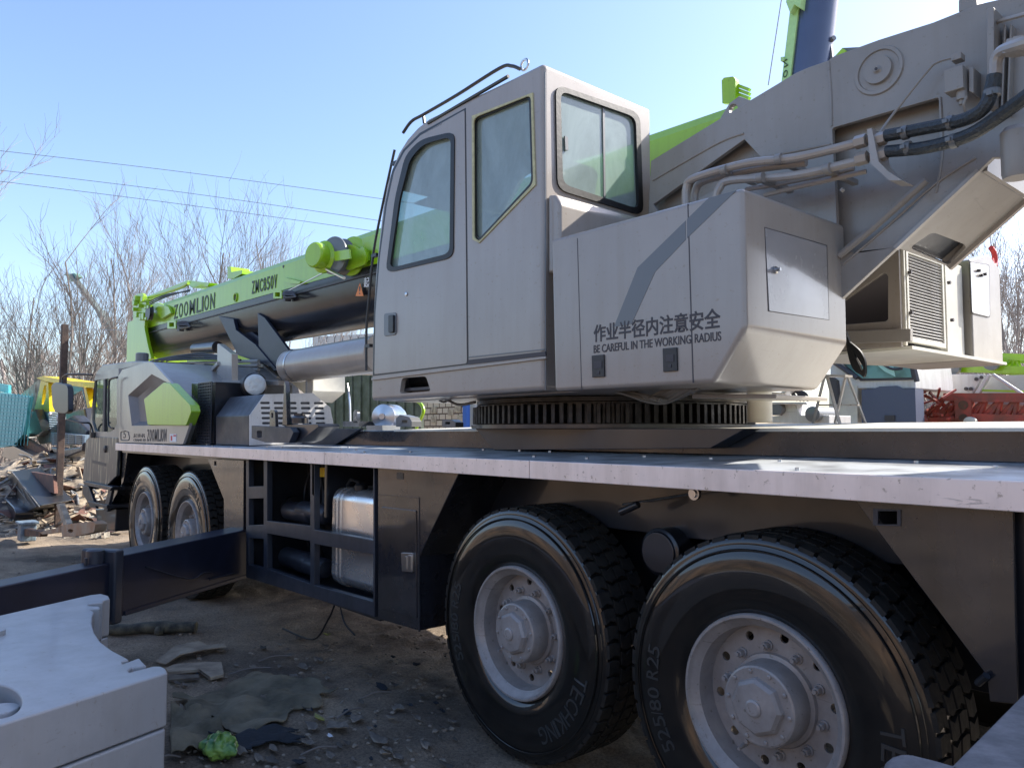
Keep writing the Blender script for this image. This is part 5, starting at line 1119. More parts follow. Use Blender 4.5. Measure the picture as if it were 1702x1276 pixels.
# teal grid tank
YT = 3.4
tt = thing('teal_panel', (P(10, 740, Y=YT).x, YT, 0), 'teal grid patterned sheet panel leaning at the left edge', 'panel')
M().yp([(-90, 645), (0, 652), (50, 659), (38, 722), (20, 742), (-90, 750)], YT, .08).yp([(-60, 640), (-60, 628), (14, 640), (14, 653)], YT + .6, .08).build('sheet', 'teal', tt)
q = M()
for k in range(-8, 10): u = k * 5.6; q.beam(P(u + 3, 655, Y=YT - .005), P(u - 5, 740, Y=YT - .005), .012, .03)
for k in range(14): v = 662 + k * 6; q.beam(P(-90, v - 5, Y=YT - .006), P(48 - k * 1.6, v, Y=YT - .006), .012, .03)
q.build('grid_line', 'tealdk', tt)
# yellow truck cab
YY = 4.0
yc = thing('yellow_truck_cab', (P(100, 740, Y=YY).x, YY, 0), 'wrecked yellow truck cab without doors on the scrap heap', 'truck cab')
M().yp([(57, 682), (68, 632), (80, 636), (82, 684), (58, 683)], YY, .12, [rnd([(71, 650), (74, 640), (77, 640), (76, 660), (72, 672), (69, 672)], 1.5)]).yp([(60, 628), (70, 625), (136, 636), (141, 644), (75, 634)], YY - .02, .5).yp([(138, 640), (143, 646), (150, 676), (145, 678)], YY + .1, .15).build('cab_pillar', 'yellow', yc, bevel=.015)
M().yp([(30, 660), (66, 629), (70, 634), (56, 684), (44, 660)], YY + .05, .3).yp([(40, 650), (58, 640), (60, 680), (50, 680)], YY + .01, .1).build('cab_back', 'wood', yc)
M().yp([(82, 640), (136, 640), (146, 690), (148, 728), (84, 726)], YY + 1.6, .05, [[(114, 662), (136, 648), (144, 680), (114, 688)]]).build('cab_inside', 'dark2', yc)
M().yp([(110, 685), (140, 678), (146, 716), (112, 724)], YY + .9, .3).yp([(90, 705), (120, 690), (145, 715), (140, 728), (92, 728)], YY + .2, .3).build('cab_seat', 'darkm', yc, bevel=.05)
M().yp([(52, 684), (80, 684), (84, 735), (66, 738), (54, 712)], YY + .02, .4).yp([(84, 718), (140, 724), (140, 738), (86, 740)], YY - .05, .4).build('grille_panel', 'bluepl', yc, bevel=.01)
q = M()
for k in range(5):
    for j in range(4): u = 90 + j * 12; v = 721 + k * 3.4 + j * .6; q.yp([(u, v), (u + 9, v + .6), (u + 9, v + 2), (u, v + 1.4)], YY - .07, .02)
for k in range(9): q.yp([(81, 686 + k * 3.8), (94, 687 + k * 3.8), (94, 688.5 + k * 3.8), (81, 687.5 + k * 3.8)], YY - .03, .02)
q.build('grille_slot', 'ink', yc)
M().lathe(P(96, 694, Y=YY - .1), (0, -1, 0), [(.08, -.05), (.09, 0), (.04, .03)], 16).lathe(P(82, 688, Y=YY - .1), (0, -1, 0), [(.05, -.05), (.06, 0), (.03, .03)], 12).build('headlight', 'white', yc)
M().yp([(40, 720), (58, 680), (70, 716), (60, 724), (50, 726)], YY - .2, .2).build('black_cloth', 'dark2', yc)

# heap ground under the scrap (earth mound)
def mound(name, c, rx, ry, h, m, seed, n=36):
    random.seed(seed); vs = []; fs = []
    for i in range(n + 1):
        for j in range(n + 1):
            x = -1 + 2 * i / n; y = -1 + 2 * j / n; d = math.sqrt(x * x + y * y)
            z = max(0, math.cos(min(d, 1) * PI / 2)) ** 1.2 * h + random.uniform(-.03, .05) * (d < .98) - (.05 if d >= .98 else 0)
            vs.append((c[0] + x * rx, c[1] + y * ry, z))
    for i in range(n):
        for j in range(n): a = i * (n + 1) + j; fs.append([a, a + n + 1, a + n + 2, a + 1])
    return M().add(vs, fs).build(name, m, None, org=(c[0], c[1], 0), ang=180)
M_['moundm'] = mat('rubble_with_shadow_gaps', (.42, .34, .24), .95, nscale=3.5, col2=(.05, .04, .035), bump=.7, bscale=14)  # dark mottling paints the shadow gaps between scrap pieces
o = mound('scrap_mound', (-20.5, 4.4, 0), 4.8, 4.3, 1.35, 'moundm', 3); tag(o, 'heap of mixed rubble and fine scrap under the larger pieces', 'rubble', kind='stuff')
def mz(x, y):
    d = math.hypot((x + 20.5) / 4.8, (y - 4.4) / 4.3); return max(0, math.cos(min(d, 1) * PI / 2)) ** 1.2 * 1.35
def rvec(s=1): return Vector((random.uniform(-s, s), random.uniform(-s, s), random.uniform(-s, s)))
random.seed(21)
def on_heap(u, v, tall=0):
    for _ in range(60):
        pass
    best = None
    for k in range(200):   # march the view ray to the heap
        y = 1.2 + k * .04; p = P(u, v, Y=y)
        if p.z <= mz(p.x, p.y) + .02: return p
    p = P(u, v, Z=0) if v > 730 else P(u, v, Y=4.2); return p
# scattered pieces of the same kind share a label and a group
kinds = [('scrap_plank', 'wood', 'weathered broken plank thrown on the scrap heap', 'plank', 'broken planks on the scrap heap'),
         ('scrap_sheet', 'rust2', 'bent rusty brown sheet metal offcut on the scrap heap', 'scrap metal', 'rusty sheet offcuts on the scrap heap'),
         ('scrap_bar', 'steel2', 'grey bent metal bar on the scrap heap', 'metal bar', 'metal bars on the scrap heap'),
         ('rubble_chunk', 'conc', 'pale broken rubble chunk at the foot of the scrap heap', 'rubble', 'rubble chunks round the scrap heap')]
M_['steel2'] = mat('dull_grey_metal', (.30, .30, .29), .5, metal=.3, noise=.5, nscale=9)
for i in range(420):
    kd = random.choices([0, 1, 2, 3], [.38, .12, .22, .28])[0]; nm, mt_, lb, ct_, gp = kinds[kd]
    u = random.uniform(-30, 196); v = random.uniform(728, 886) if kd != 3 else random.uniform(800, 890)
    p = on_heap(u, v); d = rvec(); d.z *= .45; d.normalize(); m = M(); s_ = random.uniform(.25, 1.1)
    if kd == 0: m.beam(p - d * .28 * s_, p + d * .28 * s_ + Vector((0, 0, .04)), .08, .02)
    elif kd == 1:
        e = d.cross(Vector((0, 0, 1))).normalized(); f = Vector((random.uniform(-.3, .3), random.uniform(-.3, .3), 1)).normalized()
        q0 = [p - d * .3 * s_, p + d * .25 * s_, p + d * .28 * s_ + (e + f * .6) * .22 * s_, p - d * .22 * s_ + (e + f * .4) * .28 * s_]; m.prism(q0, f * .012)
    elif kd == 2: m.tube(smoothpath([p - d * .35 * s_, p + Vector((0, 0, .05)), p + d * .3 * s_ + rvec(.1)], 3), random.uniform(.012, .03), 6)
    else:
        s_ *= .6; vs = [(Vector((x, y, z)) + rvec(.5)) * .08 * s_ for x in (-1, 1) for y in (-1, 1) for z in (-1, 1)]
        m.add([p + q_ for q_ in vs], [[0, 1, 3, 2], [4, 6, 7, 5], [0, 4, 5, 1], [2, 3, 7, 6], [0, 2, 6, 4], [1, 5, 7, 3]])
    o = m.build(nm, mt_, None, org=p, smooth=False); tag(o, lb, ct_, gp)
# larger single pieces
def piece(name, m, label, cat, px, Y, t, bevel=.006):
    c = PS(px, Y=Y); cc = sum(c, Vector()) / len(c); mm = M().yp(px, Y, t); o = mm.build(name, m, None, bevel=bevel, org=(cc.x, Y, min(p.z for p in c))); return tag(o, label, cat)
piece('rusty_sheet', 'rust2', 'wide reddish brown sheet lying across the middle of the scrap heap', 'scrap metal', [(2, 777), (60, 785), (88, 790), (90, 820), (60, 812), (30, 796), (4, 792)], 2.9, .06)
piece('rusty_board', 'rust', 'dark rusty board tilted over the top of the heap below the teal panel', 'scrap metal', [(0, 716), (30, 728), (28, 720), (70, 746), (82, 760), (50, 756), (0, 728)], 3.6, .12)
piece('dark_trough', 'dark2', 'black metal trough lying near the top of the scrap heap', 'trough', [(8, 742), (20, 740), (66, 762), (60, 772), (22, 766), (2, 758)], 3.4, .2)
piece('rolled_mat', 'darkm', 'dark grey rolled mat on the heap below the yellow cab', 'rolled mat', [(84, 742), (104, 746), (132, 742), (138, 734), (136, 750), (110, 760), (88, 752)], 3.6, .25, .04)
k_ = thing('black_crate', P(35, 850, Y=2.6), 'black plastic crate tipped on its side at the front of the scrap heap', 'crate')
cc = PS([(0, 800), (20, 783), (68, 840), (42, 852), (18, 850)], Y=2.6)
M().prism(cc, (-.25, .55, .05)).build('crate_body', 'blackpl', k_, bevel=.02)
q = M()
for a, b_ in (((0, 802), (38, 848)), ((20, 806), (6, 812)), ((32, 800), (60, 842)), ((24, 804), (50, 838)), ((36, 812), (44, 832)), ((20, 784), (66, 842))): q.beam(P(*a, Y=2.585), P(*b_, Y=2.585), .012, .012)
q.build('crate_rib', 'steel2', k_)
bk_ = thing('blue_bucket', P(44, 878, Y=2.2), 'grey blue plastic tub standing beside the tipped black crate', 'tub')
bp = P(44, 872, Y=2.3); hgt = P(44, 846, Y=2.3).z
M().prism([(bp.x - .16, 2.2, .02), (bp.x + .16, 2.2, .02), (bp.x + .16, 2.42, .02), (bp.x - .16, 2.42, .02)], (0, 0, .28)).build('tub_body', 'bluepl', bk_, bevel=.02)
M().box(bp.x - .19, bp.x + .19, 2.17, 2.45, .29, .33).build('tub_rim', 'bluepl', bk_, bevel=.01)
piece('round_drum', 'dark2', 'black rubber drum lying at the left edge beside the crate', 'drum', rnd([(-30, 822), (4, 824), (26, 846), (24, 866), (0, 872), (-30, 870)], 8), 2.4, .3, .04)
rb_ = thing('rusty_bracket', P(130, 880, Y=2.1), 'rusty orange steel bracket with a round hole lying at the foot of the heap', 'bracket')
M_['rustor'] = mat('orange_rust_paint', (.42, .23, .12), .75, nscale=4, col2=(.45, .33, .22), bump=.2)
M().yp(rnd([(103, 872), (152, 866), (159, 870), (156, 884), (130, 890), (104, 893), (101, 880)], 2), 2.15, .12, [[(117 + 4.5 * math.cos(t), 882 + 3.2 * math.sin(t)) for t in [2 * PI * i / 14 for i in range(14)]]]).yp([(66, 884), (98, 876), (100, 884), (70, 888)], 2.2, .1).build('bracket_plate', 'rustor', rb_, bevel=.008)
piece('wood_beam', 'wood', 'pale squared timber propped against the rusty pole', 'timber', [(93, 838), (98, 836), (112, 872), (105, 874)], 2.6, .08)
piece('brown_offcut', 'rust', 'flat brown steel offcut on the ground left of the orange bracket', 'scrap metal', [(25, 884), (32, 877), (68, 883), (66, 892), (30, 890)], 2.25, .1)
# grey posts at far left
for (pts_, lb) in (([(-10, 600), (10, 648), (16, 648), (4, 596)], 'pale leaning post at the left edge behind the teal panel'),):
    o = M().tube([P(2, 600, Y=8), P(20, 700, Y=8)], .12, 6).build('leaning_post', 'bark', None, org=P(20, 700, Y=8)); tag(o, lb, 'post')
# distant telescopic boom
YF = 22.0
fb_ = thing('distant_crane_boom', (P(210, 600, Y=YF).x, YF, 0), 'distant grey green telescopic boom sticking up behind the bare trees on the left', 'crane boom')
M_['farboom'] = mat('faded_boom_paint', (.13, .155, .14), .6)
M().beam(P(245, 632, Y=YF), P(168, 520, Y=YF), .75, .75).beam(P(168, 520, Y=YF), P(120, 458, Y=YF), .5, .5).build('boom_section', 'farboom', fb_)
M_['mintfar'] = mat('faded_mint', (.18, .36, .27), .6)
M().yp([(105, 456), (124, 454), (131, 460), (118, 468), (113, 461)], YF, .5).tube([P(116, 462, Y=YF), P(112, 476, Y=YF)], .05, 5).build('boom_tip', 'mintfar', fb_)

# ============================================================ GROUND LITTER
def gp(u, v, z=.0): return P(u, v, Z=z)
def hgt_(x, y):
    from mathutils import noise as nz
    a = nz.noise(Vector((x * .5, y * .5, 0))) * .06 + nz.noise(Vector((x * 1.7, y * 1.7, 3))) * .03 + nz.noise(Vector((x * 6, y * 6, 7))) * .020 + max(0, nz.noise(Vector((x * 15, y * 15, 1)))) * .016
    d = math.hypot(x + 4, y - 1.5); return (a - .02) * min(1, max(.25, 1.4 - d / 30))
def axis(lo, hi, c0, c1, fine, n):
    o = []; x = c0
    while x < c1: o.append(x); x += fine
    o.append(c1); st = fine; x = c1
    while x < hi: st *= 1.3; x += st; o.append(min(x, hi))
    st = fine; x = c0; pre = []
    while x > lo: st *= 1.3; x -= st; pre.append(max(x, lo))
    return pre[::-1] + o
xs = axis(-900, 900, -9.0, -1.0, .032, 0); ys = axis(-900, 900, .6, 4.2, .032, 0)
vs = [(x, y, hgt_(x, y)) for x in xs for y in ys]; ny = len(ys)
fs = [[i * ny + j, (i + 1) * ny + j, (i + 1) * ny + j + 1, i * ny + j + 1] for i in range(len(xs) - 1) for j in range(ny - 1)]
g_ = M(); g_.v = [Vector(v) for v in vs]; g_.f = fs; g_.mi = [0] * len(fs)
o = g_.build('ground', 'ground', None, org=(0, 0, 0), ang=180); o['kind'] = 'structure'
def lay(pts, lift=.01): return [Vector((p.x, p.y, hgt_(p.x, p.y) + lift)) for p in pts]
# fallen pipe
a, b_ = gp(180, 1042, .05), gp(326, 1040, .05); ps = [a.lerp(b_, i / 8) for i in range(9)]
ps = [Vector((p.x, p.y, hgt_(p.x, p.y) + .055)) for p in ps]
m = M().tube(ps, [.048, .05, .045, .048, .052, .058, .05, .047, .05], 14); q_ = ps[5]; m.lathe(q_ + Vector((.03, -.04, -.02)), (0, -1, 0), [(.04, -.02), (.045, .02), (.02, .04)], 10)
o = m.build('dirty_pipe', 'pipe', None, org=ps[4]); tag(o, 'dirty moss stained pipe lying under the outrigger beam', 'pipe')
def strip(name, m, label, cat, px, t=.012, lift=.015, warp=.02, group=None, seed=0):
    random.seed(seed); pt = [gp(u, v) for u, v in px]; c = sum(pt, Vector()) / len(pt); base = [Vector((p.x, p.y, hgt_(p.x, p.y) + lift + random.uniform(0, warp))) for p in pt]
    cen_ = Vector((c.x, c.y, hgt_(c.x, c.y) + lift + warp * .8)); n = len(base); top = [p + Vector((0, 0, t)) for p in base]
    mm = M(); mm.add(base + top + [cen_, cen_ + Vector((0, 0, t))], [[(i + 1) % n, i, 2 * n] for i in range(n)] + [[n + i, n + (i + 1) % n, 2 * n + 1] for i in range(n)] + [[i, (i + 1) % n, n + (i + 1) % n, n + i] for i in range(n)])
    o = mm.build(name, m, None, org=(c.x, c.y, cen_.z), ang=20); return tag(o, label, cat, group)
strip('curled_cardboard', 'card', 'curled pale cardboard strip on the dirt beyond the counterweight slabs', 'cardboard', [(258, 1098), (290, 1080), (330, 1067), (345, 1070), (372, 1072), (376, 1078), (340, 1085), (300, 1096), (275, 1102)], .006, .02, .05, seed=1)
strip('flat_board', 'card', 'flat grey board lying between the pipe and the crumpled canvas', 'board', [(275, 1112), (290, 1106), (345, 1104), (368, 1103), (372, 1124), (350, 1130), (345, 1114), (280, 1120)], .02, .02, .01, seed=2)
M_['wood2'] = mat('muddy_wood', (.17, .14, .105), .9, nscale=9, col2=(.09, .075, .06), bump=.3)
strip('thin_lath', 'wood2', 'thin wooden lath in the dirt beside the counterweight slabs', 'lath', [(278, 1128), (330, 1124), (332, 1129), (280, 1134)], .015, .02, .004, seed=3)
# canvas cloth: a wrinkled grid sheet
from mathutils import noise as nz
def cloth(name, m, label, cat, quad, n, amp, seed, curl=0, t=.006, edge=0):
    A_, B_, C_, D_ = [gp(u, v) for u, v in quad]; vs = []; 
    for i in range(n + 1):
        for j in range(n + 1):
            s_, t_ = i / n, j / n; p = A_.lerp(B_, s_).lerp(D_.lerp(C_, s_), t_)
            ed = edge * (nz.noise(Vector((s_ * 5, t_ * 5, seed + 9)))); p = p + (B_ - A_).normalized() * ed * (abs(s_ - .5) * 2) ** 2 + (D_ - A_).normalized() * ed * (abs(t_ - .5) * 2) ** 2
            w = abs(nz.noise(Vector((p.x * 3.2, p.y * 3.2, seed)))) ; w2 = nz.noise(Vector((p.x * 9, p.y * 9, seed)))
            z = hgt_(p.x, p.y) + .018 + amp * (w * 1.3 + max(0, w2) * .3) + curl * max(0, s_ - .8) ** 1.5 * 8
            vs.append(Vector((p.x, p.y, z)))
    N = n + 1; fs = [[i * N + j, (i + 1) * N + j, (i + 1) * N + j + 1, i * N + j + 1] for i in range(n) for j in range(n)]
    c = sum(vs, Vector()) / len(vs); o = M().add(vs, fs).build(name, m, None, org=c, ang=180)
    sd_ = o.modifiers.new('thick', 'SOLIDIFY'); sd_.thickness = t; return tag(o, label, cat)
cloth('canvas_sheet', 'cloth', 'dusty olive canvas sheet crumpled on the dirt', 'canvas', [(286, 1172), (430, 1120), (562, 1154), (410, 1232)], 60, .06, 2, curl=.035, edge=.10)
cloth('canvas_fold', 'cloth', 'heavier fold of dusty canvas against the counterweight slabs', 'canvas', [(284, 1186), (345, 1196), (392, 1238), (284, 1268)], 34, .12, 5, edge=.05)
cloth('dark_rag', 'clothd', 'dark rag crumpled in front of the canvas sheet', 'rag', [(345, 1226), (480, 1212), (500, 1228), (400, 1246)], 30, .05, 8, edge=.08)
# plastic bag
bc = gp(366, 1256); vs = []; random.seed(8); n1, n2 = 30, 48
for i in range(n1 + 1):
    for j in range(n2):
        a = PI * i / n1; b__ = 2 * PI * j / n2; r_ = 1 + .35 * nz.noise(Vector((math.cos(b__) * 2, math.sin(b__) * 2, i * .16))) + .10 * nz.noise(Vector((math.cos(b__) * 6, math.sin(b__) * 6, i * .5)))
        vs.append(Vector((bc.x + .115 * r_ * math.sin(a) * math.cos(b__), bc.y + .085 * r_ * math.sin(a) * math.sin(b__), .055 + .06 * math.cos(a) * r_)))
fs = [[i * n2 + j, i * n2 + (j + 1) % n2, (i + 1) * n2 + (j + 1) % n2, (i + 1) * n2 + j] for i in range(n1) for j in range(n2)]
o = M().add(vs, fs).build('plastic_bag', 'bag', None, org=(bc.x, bc.y, 0), ang=50); tag(o, 'crumpled bright green plastic bag on the dirt at the bottom', 'plastic bag')
# leaves, paper, stones
def leafy(u, v, s, m, name, label, cat, group=None, seed=0):
    random.seed(seed); c = gp(u, v); a0 = random.uniform(0, 6.28); n = 9
    px = [c + Vector((s * (1 + .35 * math.sin(3 * t + seed)) * math.cos(t + a0), s * .5 * (1 + .2 * math.cos(5 * t)) * math.sin(t + a0), 0)) for t in [2 * PI * i / n for i in range(n)]]
    ps = [Vector((p.x, p.y, hgt_(p.x, p.y) + .02 + random.uniform(0, s * .35))) for p in px]; ct_ = Vector((c.x, c.y, hgt_(c.x, c.y) + .012))
    o = M().add(ps + [ct_], [[i, (i + 1) % n, n] for i in range(n)]).build(name, m, None, org=ct_, ang=20); sd_ = o.modifiers.new('thick', 'SOLIDIFY'); sd_.thickness = .0015
    return tag(o, label, cat, group)
leafy(543, 1053, .05, 'leaf', 'dry_leaf', 'yellow leaf on the dirt under the equipment bay', 'leaf', seed=1)
leafy(345, 1174, .04, 'leafg', 'dry_leaf', 'withered green leaf lying on the left of the canvas sheet', 'leaf', seed=2)
leafy(505, 1171, .05, 'leafg', 'dry_leaf', 'withered green leaf lying on the right of the canvas sheet', 'leaf', seed=3)
leafy(530, 1195, .055, 'leaf', 'dry_leaf', 'yellow leaf on the dirt just right of the canvas corner', 'leaf', seed=4)
leafy(440, 1128, .032, 'bluepaper', 'paper_scrap', 'pale blue scrap of paper behind the canvas sheet', 'paper scrap', seed=5)
leafy(500, 1145, .035, 'bluepaper', 'plastic_strip', 'thin pale strip of plastic beside the canvas edge', 'plastic scrap', seed=6)
leafy(548, 1222, .028, 'whiteink', 'wrapper', 'small white and purple wrapper near the bottom of the dirt', 'wrapper', seed=7)
leafy(470, 1216, .025, 'whiteink', 'paper_scrap', 'tiny white scrap of paper on the dark rag', 'paper scrap', seed=9)
for k, (u, v, s_) in enumerate(((502, 1108, .07), (528, 1095, .06), (488, 1126, .05), (520, 1208, .07), (512, 1232, .07), (400, 1252, .06), (615, 1120, .05), (560, 1210, .10), (590, 1196, .08), (632, 1232, .09), (540, 1068, .05), (480, 1090, .05))):
    leafy(u, v, s_, 'stone', 'flat_stone', 'flat grey brown stone flake pressed into the dirt', 'stone', 'flat stones on the dirt', seed=30 + k)
random.seed(314)
for k in range(110):
    u, v = random.uniform(285, 760), 1040 + 236 * random.random() ** .8
    leafy(u, v, random.choice([.018, .025, .03, .045, .06]), random.choice(['stone', 'card', 'wood2', 'clothd', 'stone']), 'dirt_flake', 'small flat flake of dried mud or trash on the trodden dirt', 'debris', 'flakes on the dirt', seed=400 + k)
def pebble(u, v, s_, seed):
    random.seed(seed); c = gp(u, v); z = hgt_(c.x, c.y); vs = [(Vector((x, y, z_)).normalized() * random.uniform(.7, 1.15)) * s_ for x in (-1, 0, 1) for y in (-1, 0, 1) for z_ in (-1, 0, 1) if (x, y, z_) != (0, 0, 0)]
    bm = bmesh.new(); [bm.verts.new(Vector((p.x * 1.2, p.y, p.z * .6)) + Vector((c.x, c.y, z + s_ * .3))) for p in vs]; bmesh.ops.convex_hull(bm, input=bm.verts)
    bm.verts.ensure_lookup_table(); bm.verts.index_update(); o = M().add([v_.co.copy() for v_ in bm.verts], [[v_.index for v_ in f.verts] for f in bm.faces if True]).build('pebble', 'stone', None, org=c, smooth=False); bm.free()
    return tag(o, 'small rough grey brown pebble on the trodden dirt', 'pebble', 'pebbles on the dirt')
random.seed(77)
spots = [(random.uniform(290, 760), random.uniform(1045, 1276)) for _ in range(210)] + [(random.uniform(0, 200), random.uniform(900, 960)) for _ in range(40)]
for k, (u, v) in enumerate(spots): pebble(u, v, random.choice([.008, .011, .014, .02]), 100 + k)
for k, (a, b_) in enumerate((((255, 1270), (300, 1262)), ((560, 1190), (600, 1178)), ((430, 1100), (480, 1092)), ((600, 1160), (650, 1150)), ((380, 1118), (450, 1110)), ((500, 1250), (560, 1240)))):
    pa, pb_ = lay([gp(*a), gp(*b_)], .02); o = M().tube(smoothpath([pa, pa.lerp(pb_, .5) + Vector((0, 0, .02)), pb_], 4), [.006] * 9, 6).build('dry_twig', 'barkd', None, org=pa); tag(o, 'thin dry twig lying on the dirt', 'twig', 'dry twigs on the dirt')
# crushed rubble line in front of the scrap heap
# ============================================================ TREES
LT = {'std': (.5, .30, .19, .12, .07), 'fan': (.26, .50, .27, .16, .09), 'crown': (.22, .46, .30, .18, .10)}
def make_tree(seed, H_, spread, levels, mname, trunk_r, style='fan', lean=0.0):
    rng = random.Random(seed); m = M(); tr = M()
    def branch(p, d, L_, r_, lv):
        n = 4 if lv < 2 else 3; pts_ = [p]; q_ = p; dd2 = d.copy()
        for i in range(n):
            dd2 = (dd2 + Vector((rng.uniform(-1, 1), rng.uniform(-1, 1), rng.uniform(-.3, .8))) * (.13 + .05 * lv)).normalized()
            q_ = q_ + dd2 * L_ / n; pts_.append(q_)
        rs_ = [r_ * (1 - .55 * i / n) for i in range(n + 1)]
        (tr if lv == 0 else m).tube(pts_, rs_, 7 if lv == 0 else (5 if lv == 1 else 3), caps=False)
        if lv >= levels: return
        kids = {0: rng.randint(6, 8) + {'fan': 2, 'crown': 5, 'std': 0}[style], 1: rng.randint(5, 6) + (2 if style == 'crown' else 0), 2: rng.randint(3, 5), 3: rng.randint(2, 4), 4: 2}[lv]
        for k in range(kids):
            f = rng.uniform(.35 if lv == 0 else .2, 1.0); idx = min(n - 1, int(f * n)); base = pts_[idx].lerp(pts_[idx + 1], f * n - idx)
            ax_ = dd2.orthogonal().normalized(); ax_.rotate(Matrix.Rotation(rng.uniform(0, 2 * PI), 3, dd2))
            sp = spread * rng.uniform(.55, 1.3); nd = (d * math.cos(sp) + ax_ * math.sin(sp)); nd.z += .22; nd.normalize()
            branch(base, nd, H_ * LT[style][lv + 1] * rng.uniform(.7, 1.15), max(rs_[idx] * rng.uniform(.36, .55), .0065), lv + 1)
        if lv == 0: branch(q_, (dd2 + Vector((rng.uniform(-.2, .2), rng.uniform(-.2, .2), .3))).normalized(), H_ * LT[style][1] * 1.15, rs_[-1], 1)
    branch(Vector((0, 0, 0)), Vector((lean, 0, 1)).normalized(), H_ * LT[style][0], trunk_r * .8, 0)
    return tr, m
def plant(name, px, vbase, Y, tr_m, m_name, label, cat='tree', group=None, scale=1, rz=0):
    base = P(px, 717, Y=Y); base.z = 0
    t = thing(name, base, label, cat, group); tr, m = tr_m
    for nm, x in (('trunk', tr), ('crown', m)):
        if x.v: o = x.build(nm, m_name, t, org=(0, 0, 0), ang=60)
        o.location = (0, 0, 0); o.scale = (scale,) * 3; o.rotation_euler = (0, 0, rz)
    return t
def dist(px, d):   # Y of a point seen in column px at horizontal distance d
    r_ = P(px, 717, Y=1.0); l = math.hypot(r_.x, r_.y); return d / l
T = [('wide bare tree with fanned branches rising above the middle of the green boom', 368, 34, 41, 318, .55, 4, .17, 'barkd', .0, 'crown'),
     ('slender bare tree behind the right part of the green boom', 490, 46, 42, 350, .34, 4, .15, 'bark', 0, 'std'),
     ('thin pale bare tree nearest the operator cab on its left', 560, 52, 43, 372, .3, 4, .14, 'bark', 0, 'std'),
     ('dark forked bare tree standing just right of the rusty pole', 124, 32, 44, 395, .50, 4, .17, 'barkd', .05, 'fan'),
     ('tall bare tree cut off by the left edge of the picture', -48, 32, 45, 210, .42, 4, .20, 'bark', .0, 'std'),
     ('bare tree behind the distant boom and left of the green boom head', 186, 40, 46, 400, .36, 4, .15, 'bark', 0, 'std'),
     ('upright bare tree rising directly behind the green boom head', 236, 42, 47, 375, .30, 4, .15, 'bark', .02, 'std'),
     ('low bare tree behind the yellow truck cab', 55, 34, 48, 470, .5, 4, .14, 'barkd', -.05, 'fan'),
     ('bare tree between the wide tree and the green boom head', 292, 56, 53, 450, .36, 4, .14, 'bark', 0, 'fan'),
     ('tall bare tree at the right edge beyond the lattice sections', 1672, 30, 49, 392, .42, 4, .13, 'bark', 0, 'fan'),
     ('leaning bare tree just outside the red strap at the right', 1735, 28, 50, 375, .42, 4, .14, 'bark', -.08, 'std'),
     ('thick pale bare trunk behind the lime lattice jib', 1556, 24, 51, 500, .5, 3, .22, 'bark', 0, 'std'),
     ('small bare tree behind the hook sheave of the lime jib', 1600, 32, 52, 520, .5, 4, .12, 'bark', 0, 'fan')]
for lb, px, d_, sd_, vt, spd, lv, r_, mn, ln, sty in T:
    H_ = (1.78 + (717 - vt) / 1279 * d_) * .98
    plant('bare_tree', px, 0, dist(px, d_), make_tree(sd_, H_, spd, lv, mn, r_, lean=ln, style=sty), mn, lb, group='bare trees round the yard')
# far thicket that reads as one twiggy mass
rng = random.Random(99)
def thicket(name, u0, u1, n, dmin, dmax, hmin, hmax, label):
    m = M(); c = None
    for k in range(n):
        u = rng.uniform(u0, u1); d = rng.uniform(dmin, dmax); b = P(u, 717, Y=dist(u, d)); b.z = 0; c = c or b.copy()
        H_ = rng.uniform(hmin, hmax); dd3 = Vector((rng.uniform(-.12, .12), rng.uniform(-.12, .12), 1)).normalized()
        m.tube([b, b + dd3 * H_ * .5, b + dd3 * H_ + Vector((rng.uniform(-.2, .2), 0, 0))], [.035, .02, .012], 3, caps=False)
        for j in range(11):
            f = rng.uniform(.1, .95); s_ = b + dd3 * H_ * f; e = Vector((rng.uniform(-1, 1), rng.uniform(-1, 1), rng.uniform(.5, 1.6))).normalized(); L_ = H_ * rng.uniform(.12, .3)
            m.tube([s_, s_ + e * L_ * .5, s_ + e * L_ + Vector((0, 0, .1 * L_))], [.014, .011, .008], 3, caps=False)
            for q in range(3):
                e2 = (e + Vector((rng.uniform(-1, 1), rng.uniform(-1, 1), rng.uniform(-.2, 1)))).normalized(); s2 = s_ + e * L_ * rng.uniform(.3, .9); m.tube([s2, s2 + e2 * L_ * .45], [.009, .007], 3, caps=False)
    o = m.build(name, 'thick', None, org=c, ang=180); return tag(o, label, 'thicket', kind='stuff')
M_['thick'] = mat('pale_twigs', (.40, .33, .29), .9, noise=.4, nscale=.8)
thicket('far_thicket', -60, 640, 620, 38, 62, 3.2, 6.4, 'pale brown twiggy thicket filling the horizon behind the trees on the left')
thicket('far_thicket', 1500, 1800, 260, 26, 50, 2.2, 5.0, 'pale twiggy thicket on the horizon behind the lattice sections')
M_['hill'] = mat('hazy_hill', (.22, .26, .30), .95)
h_ = M(); cx0 = P(1700, 717, Y=220).x
hp_ = [(cx0 - 60, 220, 0)] + [(cx0 - 60 + 14 * i, 220, max(0, 16 * math.sin(i / 12 * PI) + 2 * math.sin(i * 2.1))) for i in range(13)] + [(cx0 + 120, 220, 0)]
o = h_.prism(hp_, (0, 60, 0)).build('hill', 'hill', None, org=(cx0, 220, 0)); o['kind'] = 'structure'
